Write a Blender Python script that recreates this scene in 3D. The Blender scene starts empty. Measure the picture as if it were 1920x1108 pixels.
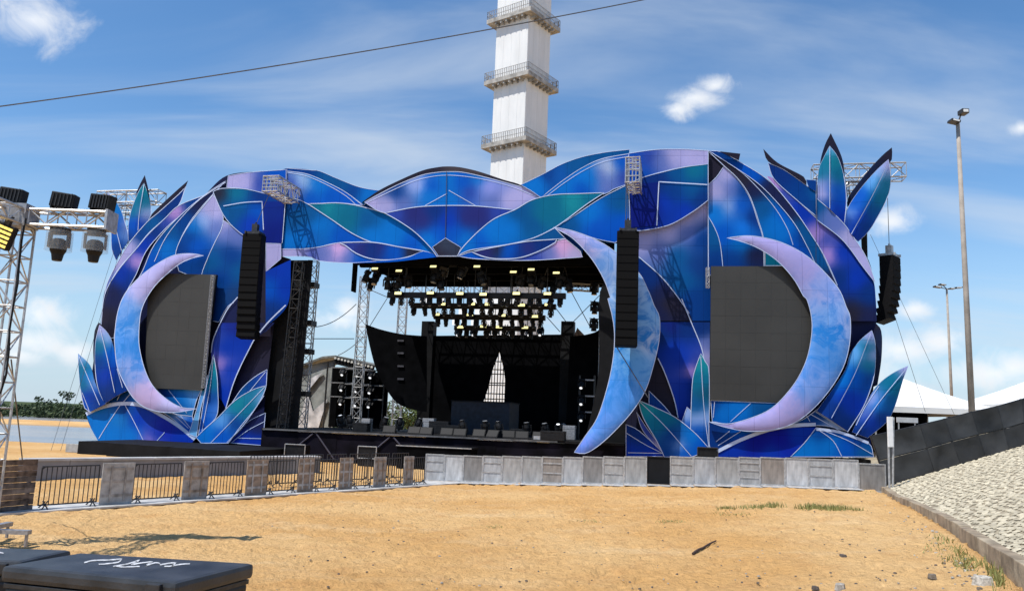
import bpy, bmesh, math, random
from mathutils import Vector, Matrix, noise
from mathutils.geometry import delaunay_2d_cdt
R = math.radians
random.seed(7)
SC = bpy.context.scene
COL = SC.collection

# ---------------------------------------------------------------- camera
F = 1500.0 / 1920.0
CAM = Vector((0, 0, 2.8))
PITCH = math.atan(231 / 1500.0)
ROLL = R(2.2)
CROT = Matrix.Rotation(R(90) + PITCH, 3, 'X') @ Matrix.Rotation(ROLL, 3, 'Z')
cd = bpy.data.cameras.new('camera')
cam = bpy.data.objects.new('camera', cd)
COL.objects.link(cam)
cam.matrix_world = Matrix.Translation(CAM) @ CROT.to_4x4()
cd.sensor_width = 36
cd.lens = 36 * F
cd.clip_end = 5000
SC.camera = cam

# ---------------------------------------------------------------- light
SUN_H = Vector((0.81, 0.58, 0)).normalized()      # horizontal way the light travels
SUN_EL = R(61)
sd = bpy.data.lights.new('sun', 'SUN')
sd.energy = 4.6
sd.angle = R(0.53)
sd.color = (1.0, 0.955, 0.88)
so = bpy.data.objects.new('sun', sd)
COL.objects.link(so)
sdir = (SUN_H * math.cos(SUN_EL) + Vector((0, 0, -math.sin(SUN_EL)))).normalized()
so.rotation_euler = sdir.to_track_quat('-Z', 'Y').to_euler()
so.location = (-30, -20, 60)
SKY_STRENGTH = 0.138
EXPOSURE = 0.24
SC.view_settings.view_transform = 'Standard'
SC.view_settings.look = 'None'
SC.view_settings.exposure = EXPOSURE
SC.view_settings.gamma = 1.0

def ray(px, py):
    return (CROT @ Vector(((px - 960) / 1500.0, (554 - py) / 1500.0, -1.0)))

def at_depth(px, py, y):
    d = ray(px, py)
    return CAM + d * (y / d.y)

def at_z(px, py, z):
    d = ray(px, py)
    return CAM + d * ((z - CAM.z) / d.z)

# ---------------------------------------------------------------- world: clear sky with clouds
W = bpy.data.worlds.new('World')
SC.world = W
W.use_nodes = True
wt = W.node_tree
wt.nodes.clear()
def wn(t, **k):
    n = wt.nodes.new(t)
    for a, b in k.items():
        setattr(n, a, b)
    return n
def wl(a, b):
    wt.links.new(a, b)
def wmath(op, a, b=None, c=None, clamp=False):
    n = wn('ShaderNodeMath', operation=op, use_clamp=clamp)
    for i, v in enumerate((a, b, c)):
        if v is None:
            continue
        if isinstance(v, (int, float)):
            n.inputs[i].default_value = v
        else:
            wl(v, n.inputs[i])
    return n.outputs[0]
out = wn('ShaderNodeOutputWorld')
bg = wn('ShaderNodeBackground')
bg.inputs['Strength'].default_value = SKY_STRENGTH
wl(bg.outputs[0], out.inputs[0])
sky = wn('ShaderNodeTexSky', sky_type='NISHITA')
sky.sun_disc = False
sky.sun_elevation = SUN_EL
sky.sun_rotation = math.atan2(-SUN_H.x, -SUN_H.y)
sky.altitude = 0
sky.air_density = 1.0
sky.dust_density = 0.05
sky.ozone_density = 2.4
tc = wn('ShaderNodeTexCoord')
dirv = tc.outputs['Generated']
sep = wn('ShaderNodeSeparateXYZ'); wl(dirv, sep.inputs[0])
zc = wmath('ADD', wmath('MAXIMUM', sep.outputs[2], 0.0), 0.16)
cx = wmath('DIVIDE', sep.outputs[0], zc)
cy = wmath('DIVIDE', sep.outputs[1], zc)
cmb = wn('ShaderNodeCombineXYZ'); wl(cx, cmb.inputs[0]); wl(cy, cmb.inputs[1])
# thin high cloud, streaked
mp = wn('ShaderNodeMapping'); mp.inputs['Rotation'].default_value = (0, 0, R(24)); mp.inputs['Scale'].default_value = (0.42, 1.25, 1)
wl(cmb.outputs[0], mp.inputs[0])
n1 = wn('ShaderNodeTexNoise'); n1.inputs['Scale'].default_value = 1.5; n1.inputs['Detail'].default_value = 7; n1.inputs['Roughness'].default_value = 0.52; n1.inputs['Distortion'].default_value = 0.55
wl(mp.outputs[0], n1.inputs[0])
mr = wn('ShaderNodeMapRange', interpolation_type='SMOOTHSTEP'); mr.inputs[1].default_value = 0.43; mr.inputs[2].default_value = 0.78; mr.inputs[4].default_value = 0.70
wl(n1.outputs[0], mr.inputs[0])
# low heaped cloud
n2 = wn('ShaderNodeTexNoise'); n2.inputs['Scale'].default_value = 22; n2.inputs['Detail'].default_value = 8; n2.inputs['Roughness'].default_value = 0.62; n2.inputs['Distortion'].default_value = 0.5
wl(dirv, n2.inputs[0])
n3 = wn('ShaderNodeTexNoise'); n3.inputs['Scale'].default_value = 5.2; n3.inputs['Detail'].default_value = 3
wl(dirv, n3.inputs[0])
# a belt of scattered heaps round the whole horizon
belt = wn('ShaderNodeMapRange', interpolation_type='SMOOTHSTEP'); belt.inputs[1].default_value = 0.20; belt.inputs[2].default_value = 0.04; belt.inputs[3].default_value = -0.7; belt.inputs[4].default_value = 0.16
wl(sep.outputs[2], belt.inputs[0])
field = wmath('ADD', belt.outputs[0], wmath('MULTIPLY', wmath('SUBTRACT', n3.outputs[0], 0.56), 3.0))
BLOBS = [(62, 38, 78, 50), (70, 590, 60, 42), (140, 660, 45, 26), (60, 640, 90, 40), (650, 585, 46, 34), (640, 600, 70, 26), (1300, 185, 62, 26),
         (1270, 205, 44, 22), (1340, 160, 36, 20), (1690, 655, 70, 30), (1765, 640, 52, 28), (1860, 700, 90, 32), (1670, 415, 44, 28), (1715, 580, 32, 18), (1900, 690, 60, 40),
         (30, 665, 70, 22), (1915, 240, 22, 14)]
for (bx_, by_, rx_, ry_) in BLOBS:
    c = ray(bx_, by_).normalized()
    sub = wn('ShaderNodeVectorMath', operation='SUBTRACT'); sub.inputs[1].default_value = c; wl(dirv, sub.inputs[0])
    mul = wn('ShaderNodeVectorMath', operation='MULTIPLY'); mul.inputs[1].default_value = (1350 / rx_, 1350 / rx_, 1350 / ry_); wl(sub.outputs[0], mul.inputs[0])
    ln = wn('ShaderNodeVectorMath', operation='LENGTH'); wl(mul.outputs[0], ln.inputs[0])
    f_ = wmath('SUBTRACT', 1.0, ln.outputs['Value'])
    field = wmath('MAXIMUM', field, f_)
dens = wmath('ADD', field, wmath('MULTIPLY', wmath('SUBTRACT', n2.outputs[0], 0.5), 2.1))
mr2 = wn('ShaderNodeMapRange', interpolation_type='SMOOTHSTEP'); mr2.inputs[1].default_value = 0.02; mr2.inputs[2].default_value = 1.15; mr2.inputs[4].default_value = 0.93
wl(dens, mr2.inputs[0])
# sunlit tops, greyer cores
shade = wn('ShaderNodeMapRange'); shade.inputs[1].default_value = 0.35; shade.inputs[2].default_value = 0.72; shade.inputs[3].default_value = 1.0; shade.inputs[4].default_value = 0.84
wl(n2.outputs[0], shade.inputs[0])
CW = 6.6
cw = wn('ShaderNodeVectorMath', operation='SCALE'); cw.inputs[0].default_value = (CW * .97, CW, CW * 1.04); wl(shade.outputs[0], cw.inputs['Scale'])
m1 = wn('ShaderNodeMix', data_type='RGBA'); hs = wn('ShaderNodeHueSaturation'); hs.inputs['Saturation'].default_value = 1.2; wl(sky.outputs[0], hs.inputs['Color']); wl(mr.outputs[0], m1.inputs[0]); hz_ = wn('ShaderNodeMapRange', interpolation_type='SMOOTHSTEP'); hz_.inputs[1].default_value = 0.30; hz_.inputs[2].default_value = -0.02; hz_.inputs[4].default_value = 0.85; wl(sep.outputs[2], hz_.inputs[0]); mh_ = wn('ShaderNodeMix', data_type='RGBA'); wl(hz_.outputs[0], mh_.inputs[0]); wl(hs.outputs[0], mh_.inputs[6]); mh_.inputs[7].default_value = (2.75, 3.85, 5.0, 1); wl(mh_.outputs[2], m1.inputs[6]); m1.inputs[7].default_value = (4.2, 4.7, 5.3, 1)
m2 = wn('ShaderNodeMix', data_type='RGBA'); wl(mr2.outputs[0], m2.inputs[0]); wl(m1.outputs[2], m2.inputs[6]); wl(cw.outputs[0], m2.inputs[7])
wl(m2.outputs[2], bg.inputs[0])

# ---------------------------------------------------------------- materials
def lin(c):
    c = c / 255.0
    return c / 12.92 if c <= 0.04045 else ((c + 0.055) / 1.055) ** 2.4
MATS = {}
def mat(name, col=(0.5, 0.5, 0.5), rough=0.6, metal=0.0, var=0.12, nscale=4.0, bump=0.0, bscale=30.0, emit=None, spec=0.4, streak=0.0, alpha=None):
    if name in MATS:
        return MATS[name]
    m = bpy.data.materials.new(name); m.use_nodes = True
    t = m.node_tree; b = t.nodes['Principled BSDF']
    b.inputs['Roughness'].default_value = rough
    b.inputs['Metallic'].default_value = metal
    b.inputs['Specular IOR Level'].default_value = spec
    tcx = t.nodes.new('ShaderNodeTexCoord')
    nz = t.nodes.new('ShaderNodeTexNoise'); nz.inputs['Scale'].default_value = nscale; nz.inputs['Detail'].default_value = 6
    mpn = t.nodes.new('ShaderNodeMapping'); mpn.inputs['Scale'].default_value = (1, 1, 0.25 if streak else 1)
    t.links.new(tcx.outputs['Object'], mpn.inputs[0]); t.links.new(mpn.outputs[0], nz.inputs[0])
    mx = t.nodes.new('ShaderNodeMix'); mx.data_type = 'RGBA'
    lo = tuple(c * (1 - var * 1.6) for c in col) + (1,); hi = tuple(min(1, c * (1 + var)) for c in col) + (1,)
    mx.inputs[6].default_value = lo; mx.inputs[7].default_value = hi
    rg = t.nodes.new('ShaderNodeMapRange'); rg.inputs[1].default_value = 0.3; rg.inputs[2].default_value = 0.7
    t.links.new(nz.outputs[0], rg.inputs[0]); t.links.new(rg.outputs[0], mx.inputs[0])
    t.links.new(mx.outputs[2], b.inputs['Base Color'])
    if bump:
        n2_ = t.nodes.new('ShaderNodeTexNoise'); n2_.inputs['Scale'].default_value = bscale; n2_.inputs['Detail'].default_value = 5
        t.links.new(tcx.outputs['Object'], n2_.inputs[0])
        bp = t.nodes.new('ShaderNodeBump'); bp.inputs['Strength'].default_value = bump; bp.inputs['Distance'].default_value = 0.03
        t.links.new(n2_.outputs[0], bp.inputs['Height']); t.links.new(bp.outputs[0], b.inputs['Normal'])
    if emit:
        b.inputs['Emission Color'].default_value = tuple(emit[:3]) + (1,); b.inputs['Emission Strength'].default_value = emit[3]
    if alpha is not None:
        b.inputs['Alpha'].default_value = alpha
    MATS[name] = m
    return m

BLACKC = mat('black_cloth', (0.0035, 0.0037, 0.0045), 0.95, var=0.3, nscale=1.5, spec=0.03)
BLACKP = mat('black_plastic', (0.008, 0.008, 0.009), 0.5, var=0.3, nscale=6, bump=0.05, spec=.25)
BLACKB = mat('black_board', (0.008, 0.0085, 0.010), 0.7, var=0.35, nscale=1.2, spec=.15)
STEEL = mat('galvanised_steel', (0.46, 0.46, 0.46), 0.42, 0.55, var=0.2, nscale=9)
ALU = mat('truss_aluminium', (0.47, 0.47, 0.475), 0.42, 0.6, var=0.15, nscale=12)
ALUD = mat('dull_truss_aluminium', (0.34, 0.34, 0.35), 0.45, 0.5, var=0.2, nscale=12)
DARKS = mat('dark_steel', (0.045, 0.045, 0.047), 0.45, 0.4, var=0.25, nscale=10)
WIRE = mat('wire_rope', (0.10, 0.10, 0.105), 0.5, 0.3, var=0.2)
WLINE = mat('edge_print', (0.46, 0.55, 0.78), 0.45, var=0.10, nscale=0.8)
SEAM = mat('seam_dark', (0.02, 0.03, 0.07), 0.7)
LAMPY = mat('lamp_yellow', (0.9, 0.85, 0.4), 0.4, emit=(1.0, 0.93, 0.42, 1.15))
LAMPW = mat('lamp_white', (0.9, 0.9, 0.9), 0.4, emit=(0.95, 0.97, 1.0, 0.85))
CLEAR = None

def vinyl(name, rough, water=0.0, fold=0.0):
    m = bpy.data.materials.new(name); m.use_nodes = True
    t = m.node_tree; b = t.nodes['Principled BSDF']
    at = t.nodes.new('ShaderNodeAttribute'); at.attribute_name = 'col'
    tcx = t.nodes.new('ShaderNodeTexCoord')
    nz = t.nodes.new('ShaderNodeTexNoise'); nz.inputs['Scale'].default_value = 0.55; nz.inputs['Detail'].default_value = 5; nz.inputs['Distortion'].default_value = 0.6
    t.links.new(tcx.outputs['Object'], nz.inputs[0])
    rg = t.nodes.new('ShaderNodeMapRange'); rg.inputs[1].default_value = 0.3; rg.inputs[2].default_value = 0.7; rg.inputs[3].default_value = 0.92; rg.inputs[4].default_value = 1.05
    t.links.new(nz.outputs[0], rg.inputs[0])
    sc_ = t.nodes.new('ShaderNodeVectorMath'); sc_.operation = 'SCALE'
    t.links.new(at.outputs['Color'], sc_.inputs[0]); t.links.new(rg.outputs[0], sc_.inputs['Scale'])
    last = sc_.outputs[0]
    du = t.nodes.new('ShaderNodeVectorMath'); du.operation = 'DOT_PRODUCT'; du.inputs[1].default_value = (math.cos(R(12)), -math.sin(R(12)), 0); t.links.new(tcx.outputs['Object'], du.inputs[0])
    sz_ = t.nodes.new('ShaderNodeSeparateXYZ'); t.links.new(tcx.outputs['Object'], sz_.inputs[0])
    cb_ = t.nodes.new('ShaderNodeCombineXYZ'); t.links.new(du.outputs['Value'], cb_.inputs[0]); t.links.new(sz_.outputs[2], cb_.inputs[1])
    bk = t.nodes.new('ShaderNodeTexBrick'); bk.offset = 0.0; bk.inputs['Scale'].default_value = 1.0; bk.inputs['Brick Width'].default_value = 1.25; bk.inputs['Row Height'].default_value = 2.5; bk.inputs['Mortar Size'].default_value = 0.012; bk.inputs['Mortar Smooth'].default_value = 0.2
    bk.inputs['Color1'].default_value = (.93, .93, .93, 1); bk.inputs['Color2'].default_value = (1.04, 1.04, 1.04, 1); bk.inputs['Mortar'].default_value = (.62, .62, .66, 1)
    t.links.new(cb_.outputs[0], bk.inputs[0])
    mm = t.nodes.new('ShaderNodeVectorMath'); mm.operation = 'MULTIPLY'; t.links.new(last, mm.inputs[0]); t.links.new(bk.outputs[0], mm.inputs[1]); last = mm.outputs[0]
    if water:
        n2_ = t.nodes.new('ShaderNodeTexNoise'); n2_.inputs['Scale'].default_value = 0.8; n2_.inputs['Detail'].default_value = 10; n2_.inputs['Roughness'].default_value = 0.68; n2_.inputs['Distortion'].default_value = 1.3
        t.links.new(tcx.outputs['Object'], n2_.inputs[0])
        r2 = t.nodes.new('ShaderNodeMapRange'); r2.inputs[1].default_value = 0.44; r2.inputs[2].default_value = 0.60; r2.inputs[4].default_value = water
        t.links.new(n2_.outputs[0], r2.inputs[0])
        at2 = t.nodes.new('ShaderNodeAttribute'); at2.attribute_name = 'wash'
        mu = t.nodes.new('ShaderNodeMath'); mu.operation = 'MULTIPLY'; t.links.new(r2.outputs[0], mu.inputs[0]); t.links.new(at2.outputs['Fac'], mu.inputs[1])
        mx = t.nodes.new('ShaderNodeMix'); mx.data_type = 'RGBA'; mx.inputs[7].default_value = (0.025, 0.20, 0.60, 1)
        t.links.new(mu.outputs[0], mx.inputs[0]); t.links.new(last, mx.inputs[6])
        last = mx.outputs[2]
    t.links.new(last, b.inputs['Base Color'])
    b.inputs['Roughness'].default_value = rough
    b.inputs['Specular IOR Level'].default_value = 0.06
    wv = t.nodes.new('ShaderNodeTexNoise'); wv.inputs['Scale'].default_value = 0.9; wv.inputs['Detail'].default_value = 3
    mpn = t.nodes.new('ShaderNodeMapping'); mpn.inputs['Scale'].default_value = (1, 1, 0.35)
    t.links.new(tcx.outputs['Object'], mpn.inputs[0]); t.links.new(mpn.outputs[0], wv.inputs[0])
    bp = t.nodes.new('ShaderNodeBump'); bp.inputs['Strength'].default_value = 0.35; bp.inputs['Distance'].default_value = 0.12
    t.links.new(wv.outputs[0], bp.inputs['Height']); t.links.new(bp.outputs[0], b.inputs['Normal'])
    return m
VINYL = vinyl('printed_vinyl', 0.46)
MOON = vinyl('moon_print', 0.42, water=1.0)

# ---------------------------------------------------------------- mesh helpers
class MB:
    def __init__(s):
        s.v = []; s.f = []
    def box(s, c, size, rot=None, taper=1.0):
        hx, hy, hz = size[0] / 2, size[1] / 2, size[2] / 2
        b = len(s.v)
        for z in (-1, 1):
            k = taper if z > 0 else 1.0
            for (x, y) in ((-1, -1), (1, -1), (1, 1), (-1, 1)):
                p = Vector((x * hx * k, y * hy * k, z * hz))
                if rot is not None:
                    p = rot @ p
                s.v.append(tuple(p + Vector(c)))
        for f in ((0, 3, 2, 1), (4, 5, 6, 7), (0, 1, 5, 4), (1, 2, 6, 5), (2, 3, 7, 6), (3, 0, 4, 7)):
            s.f.append(tuple(b + i for i in f))
        return s
    def tube(s, a, b, r, r2=None, n=6, cap=True):
        a = Vector(a); b = Vector(b); d = b - a
        if d.length < 1e-6:
            return s
        r2 = r if r2 is None else r2
        q = d.to_track_quat('Z', 'Y').to_matrix()
        k = len(s.v)
        for (p, rr) in ((a, r), (b, r2)):
            for i in range(n):
                t = 2 * math.pi * i / n
                s.v.append(tuple(p + q @ Vector((rr * math.cos(t), rr * math.sin(t), 0))))
        for i in range(n):
            j = (i + 1) % n
            s.f.append((k + i, k + j, k + n + j, k + n + i))
        if cap:
            s.f.append(tuple(k + i for i in reversed(range(n)))); s.f.append(tuple(k + n + i for i in range(n)))
        return s
    def path(s, pts, r, n=5):
        for a, b in zip(pts[:-1], pts[1:]):
            s.tube(a, b, r, n=n)
        return s
    def lathe(s, prof, n=14, axis=None, o=(0, 0, 0)):
        k = len(s.v); o = Vector(o)
        for (r, z) in prof:
            for i in range(n):
                t = 2 * math.pi * i / n
                p = Vector((r * math.cos(t), r * math.sin(t), z))
                if axis is not None:
                    p = axis @ p
                s.v.append(tuple(p + o))
        for a in range(len(prof) - 1):
            for i in range(n):
                j = (i + 1) % n
                s.f.append((k + a * n + i, k + a * n + j, k + (a + 1) * n + j, k + (a + 1) * n + i))
        s.f.append(tuple(k + i for i in reversed(range(n)))); s.f.append(tuple(k + (len(prof) - 1) * n + i for i in range(n)))
        return s
    def quad(s, a, b, c, d):
        k = len(s.v); s.v += [tuple(a), tuple(b), tuple(c), tuple(d)]; s.f.append((k, k + 1, k + 2, k + 3)); return s
    def mesh(s, name, m, smooth=False, bev=0.0):
        me = bpy.data.meshes.new(name); me.from_pydata(s.v, [], s.f); me.update()
        if bev:
            bm = bmesh.new(); bm.from_mesh(me)
            bmesh.ops.bevel(bm, geom=list(bm.edges), offset=bev, segments=2, profile=0.6, affect='EDGES', clamp_overlap=True)
            bm.to_mesh(me); bm.free()
        if smooth:
            for p in me.polygons:
                p.use_smooth = True
        me.materials.append(m)
        return me

WSP = set()      # empties whose children are given in world coordinates
def put(name, me, parent=None, loc=None, rot=None, scale=None):
    o = bpy.data.objects.new(name, me); COL.objects.link(o)
    if parent is not None:
        o.parent = parent
        if parent.name in WSP:
            o.matrix_parent_inverse = Matrix.Translation(-Vector(parent.location))
    if loc is not None:
        o.location = loc
    if rot is not None:
        o.rotation_euler = rot
    if scale is not None:
        o.scale = scale
    return o
def tag(o, label, cat, group=None):
    o['label'] = label; o['category'] = cat
    if group:
        o['group'] = group
    return o
def thing(name, label, cat, loc=(0, 0, 0), rot=None, group=None, scale=None):
    return tag(put(name, None, None, loc, rot, scale), label, cat, group)
def wthing(name, label, cat, loc, group=None):
    o = thing(name, label, cat, tuple(loc), None, group); WSP.add(o.name); return o
def struct(name, me, kind='structure'):
    o = put(name, me); o['kind'] = kind; return o

def truss_parts(a, b, w, parent, m, seg=None, r=0.028, up=None, h=None):
    """four chords and one lacing mesh between world points a and b"""
    a = Vector(a); b = Vector(b); d = (b - a); L = d.length; d = d / L
    up = Vector(up) if up is not None else (Vector((0, 1, 0)) if abs(d.z) > 0.7 else Vector((0, 0, 1)))
    s1 = d.cross(up).normalized(); s2 = s1.cross(d).normalized()
    h = w if h is None else h
    cs = [s1 * (w / 2 * i) + s2 * (h / 2 * j) for (i, j) in ((1, 1), (-1, 1), (-1, -1), (1, -1))]
    me = MB().tube((0, 0, 0), d * L, r, n=6).mesh('chord', m)
    for c in cs:
        put('chord', me, parent, a + c)
    lac = MB(); k = max(2, int(round(L / (seg or w * 1.15))))
    for i in range(k):
        p = a + d * (L * i / k); q = a + d * (L * (i + 1) / k)
        for j in range(4):
            c0 = cs[j]; c1 = cs[(j + 1) % 4]
            lac.tube(p + c0, p + c1, r * 0.55, n=4, cap=False)
            if (i + j) % 2:
                lac.tube(p + c0, q + c1, r * 0.6, n=4, cap=False)
            else:
                lac.tube(p + c1, q + c0, r * 0.6, n=4, cap=False)
    for j in range(4):
        lac.tube(b + cs[j], b + cs[(j + 1) % 4], r * 0.6, n=4, cap=False)
    put('lacing', lac.mesh('lacing', m), parent)

# ---------------------------------------------------------------- stage frame: u along the front, n toward the audience
YAW = R(12)
S0 = at_depth(835, 790, 45.0); S0.z = 0
U = Vector((math.cos(YAW), -math.sin(YAW), 0)); N = Vector((-math.sin(YAW), -math.cos(YAW), 0))
ROTS = Matrix.Rotation(-YAW, 3, 'Z')
def stg(u, n, z):
    return S0 + U * u + N * n + Vector((0, 0, z))
def bow(u):
    return -0.0035 * u * u
def on_plane(px, py, n):
    d = ray(px, py)
    t = (n - (CAM - S0).dot(N)) / d.dot(N)
    return CAM + d * t
def on_front(px, py, off):
    n = off
    for _ in range(5):
        p = on_plane(px, py, n); n = off + bow((p - S0).dot(U))
    return on_plane(px, py, n)
def local(p):
    q = p - S0
    return q.dot(U), q.dot(N), p.z
# ================================================================ stage front: printed panels
FR = {'px': (0, 0, 1.0), '1': (130, 300, .2978), '2': (130, 560, .2978), '3': (600, 290, .2978), '4': (1030, 260, .2978), '5': (1300, 230, .2436), '6': (1030, 560, .3594), '7': (540, 470, .3338)}
def fp(fr, pts):
    o = FR[fr]
    return [(o[0] + p[0] * o[2], o[1] + p[1] * o[2]) for p in pts]
PAL = {'K': (38, 36, 52), 'N': (28, 34, 74), 'D': (6, 58, 134), 'E': (10, 48, 120), 'B': (2, 80, 186), 'R': (8, 52, 168), 'S': (6, 110, 200), 'T': (10, 104, 138), 'G': (22, 134, 152),
       'L': (166, 164, 216), 'M': (92, 112, 182), 'P': (174, 138, 204), 'W': (146, 174, 228), 'V': (44, 68, 160), 'Q': (38, 42, 112), 'X': (110, 176, 226), 'C': (96, 160, 226), 'J': (8, 80, 142)}
KILL = 1.08
def pcol(c):
    c = PAL[c] if isinstance(c, str) else c
    return tuple(math.sqrt(min(0.86, lin(v) / KILL)) for v in c)
def smooth_outline(p, step=7.0, closed=True, sharp=48):
    n = len(p); P = [Vector(q) for q in p]; corner = [False] * n
    for i in range(n):
        a = P[i] - P[i - 1]; b = P[(i + 1) % n] - P[i]
        if a.length < 1e-6 or b.length < 1e-6 or a.angle(b) > R(sharp):
            corner[i] = True
    if not closed:
        corner[0] = corner[-1] = True
    res = []
    for i in range(n if closed else n - 1):
        p1 = P[i]; p2 = P[(i + 1) % n]
        p0 = 2 * p1 - p2 if corner[i] else P[i - 1]
        p3 = 2 * p2 - p1 if corner[(i + 1) % n] else P[(i + 2) % n]
        k = max(1, int((p2 - p1).length / step))
        for j in range(k):
            t = j / k
            q = 0.5 * ((2 * p1) + (-p0 + p2) * t + (2 * p0 - 5 * p1 + 4 * p2 - p3) * t * t + (-p0 + 3 * p1 - 3 * p2 + p3) * t ** 3)
            res.append(q)
    if not closed:
        res.append(P[-1])
    return res
def inside(x, y, poly):
    c = False; j = len(poly) - 1
    for i in range(len(poly)):
        a = poly[i]; b = poly[j]
        if (a.y > y) != (b.y > y) and x < (b.x - a.x) * (y - a.y) / (b.y - a.y) + a.x:
            c = not c
        j = i
    return c
def dseg(p, a, b):
    ab = b - a; t = max(0, min(1, (p - a).dot(ab) / max(1e-9, ab.length_squared)))
    return (p - a - ab * t).length
def triangulate(outline, grid):
    pts = [Vector((q.x, q.y)) for q in outline]; m = len(pts)
    xs = [q.x for q in pts]; ys = [q.y for q in pts]
    y = min(ys) + grid * .5; row = 0
    while y < max(ys):
        x = min(xs) + grid * (.5 if row % 2 else .25)
        while x < max(xs):
            if inside(x, y, outline):
                v = Vector((x, y))
                if min(dseg(v, pts[i], pts[(i + 1) % m]) for i in range(m)) > grid * .4:
                    pts.append(v)
            x += grid
        y += grid * .87; row += 1
    r = delaunay_2d_cdt(pts, [], [list(range(m))], 1, 1e-4)
    return [Vector(v) for v in r[0]], [tuple(f) for f in r[2]]
def ribbon(line, w, off, mesh_name, m, place, closed=False, lift=0.014):
    L = len(line); mb = MB(); vv = []
    for i, p in enumerate(line):
        a = line[i - 1] if (i or closed) else p
        b = line[(i + 1) % L] if (i < L - 1 or closed) else p
        t = (b - a)
        t = t.normalized() if t.length > 1e-6 else Vector((1, 0))
        nrm = Vector((-t.y, t.x)) * (w / 2)
        vv.append((place(p + nrm, off + lift), place(p - nrm, off + lift)))
    for i in range(L if closed else L - 1):
        a = vv[i]; b = vv[(i + 1) % L]
        mb.quad(a[0], b[0], b[1], a[1])
    return mb.mesh(mesh_name, m)
CNT = [0]
def petal(fr, pts, cols, off, parent, name='printed_panel', line=True, lw=2.3, thick=.05, m=None, back=None, ridge=None, bulge=0.0, grid=9.0, veins=(), wash=None, place=None, sharp=48, vw=2.0):
    """one cut-out board on the stage front: outline and print colours given in photo frames"""
    m = m or VINYL; back = back or BLACKB; place = place or (lambda q, o: on_front(q.x, q.y, o))
    outline = smooth_outline(fp(fr, pts) if fr != 'px' else pts, sharp=sharp)
    cps = [(Vector(q), pcol(c), .55 if c in ('L', 'M', 'P', 'W', 'V', 'X') and len(cols) > 3 else 1.0) for q, c in zip(fp(fr, [(c[0], c[1]) for c in cols]), [c[2] for c in cols])]
    V2, T = triangulate(outline, grid)
    mo = len(outline); dm = [0] * len(V2)
    if bulge:
        dm = [min(dseg(v, outline[i], outline[(i + 1) % mo]) for i in range(mo)) for v in V2]
    mxd = max(dm) if bulge else 1
    def extra(v, i):
        e = 0.0
        if bulge:
            e += bulge * math.sqrt(max(0, min(1, dm[i] / mxd)) * (2 - min(1, dm[i] / mxd)))
        if ridge:
            a, b, h, wd = ridge
            a, b = [Vector(q) for q in fp(fr, [a, b])]
            e += h * max(0, 1 - dseg(v, a, b) / wd)
        return e
    V3 = [place(v, off + extra(v, i)) for i, v in enumerate(V2)]
    nb = len(V3)
    fc = []
    for t in T:
        a, b, c = V3[t[0]], V3[t[1]], V3[t[2]]
        fc.append(t if (b - a).cross(c - a).dot(N) > 0 else (t[0], t[2], t[1]))
    nf = len(fc)
    verts = list(V3); faces = list(fc)
    bk = [place(v, off - thick) for v in V2]
    verts += bk; faces += [tuple(nb + i for i in reversed(t)) for t in fc]
    k = len(verts); o1 = [place(q, off) for q in outline]; o2 = [place(q, off - thick) for q in outline]
    verts += o1 + o2
    for i in range(mo):
        j = (i + 1) % mo
        faces.append((k + i, k + j, k + mo + j, k + mo + i))
    me = bpy.data.meshes.new(name); me.from_pydata([tuple(v) for v in verts], [], faces); me.update()
    me.materials.append(m); me.materials.append(back)
    for i in range(nf, len(faces)):
        me.polygons[i].material_index = 1
    if bulge or ridge:
        for i in range(nf):
            me.polygons[i].use_smooth = True
    ca = me.attributes.new('col', 'FLOAT_COLOR', 'POINT')
    allp = V2 + V2 + list(outline) + list(outline)
    buf = []
    for v in allp:
        sw = 0; r = g = b = 0
        for (q, c, wt_) in cps:
            d = (v - q).length_squared + 170.0
            w = wt_ / d ** 1.8
            sw += w; r += w * c[0]; g += w * c[1]; b += w * c[2]
        buf += [(r / sw) ** 2, (g / sw) ** 2, (b / sw) ** 2, 1]
    ca.data.foreach_set('color', buf)
    if wash is not None:
        wa = me.attributes.new('wash', 'FLOAT', 'POINT')
        wa.data.foreach_set('value', [wash(v) for v in allp])
    o = put(name, me, parent)
    if line:
        put('edge_line', ribbon(outline, lw * .52, off, 'edge_line', WLINE, place, True), o)
    for vn in veins:
        ln = smooth_outline(fp(fr, vn), closed=False)
        pl = place
        if ridge:
            pl = lambda q, of: place(q, of + ridge[2] * max(0, 1 - dseg(q, Vector(fp(fr, [ridge[0]])[0]), Vector(fp(fr, [ridge[1]])[0])) / ridge[3]))
        put('vein_line', ribbon(ln, vw * .56, off, 'vein_line', WLINE, pl, lift=0.02), o)
    return o
def stroke(fr, pts, w, off, parent, name='edge_line'):
    ln = smooth_outline(fp(fr, pts), closed=False)
    return put(name, ribbon(ln, w, off, name, SEAM if name == 'seam' else WLINE, lambda q, o: on_front(q.x, q.y, o)), parent)
ST = 0.03


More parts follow.
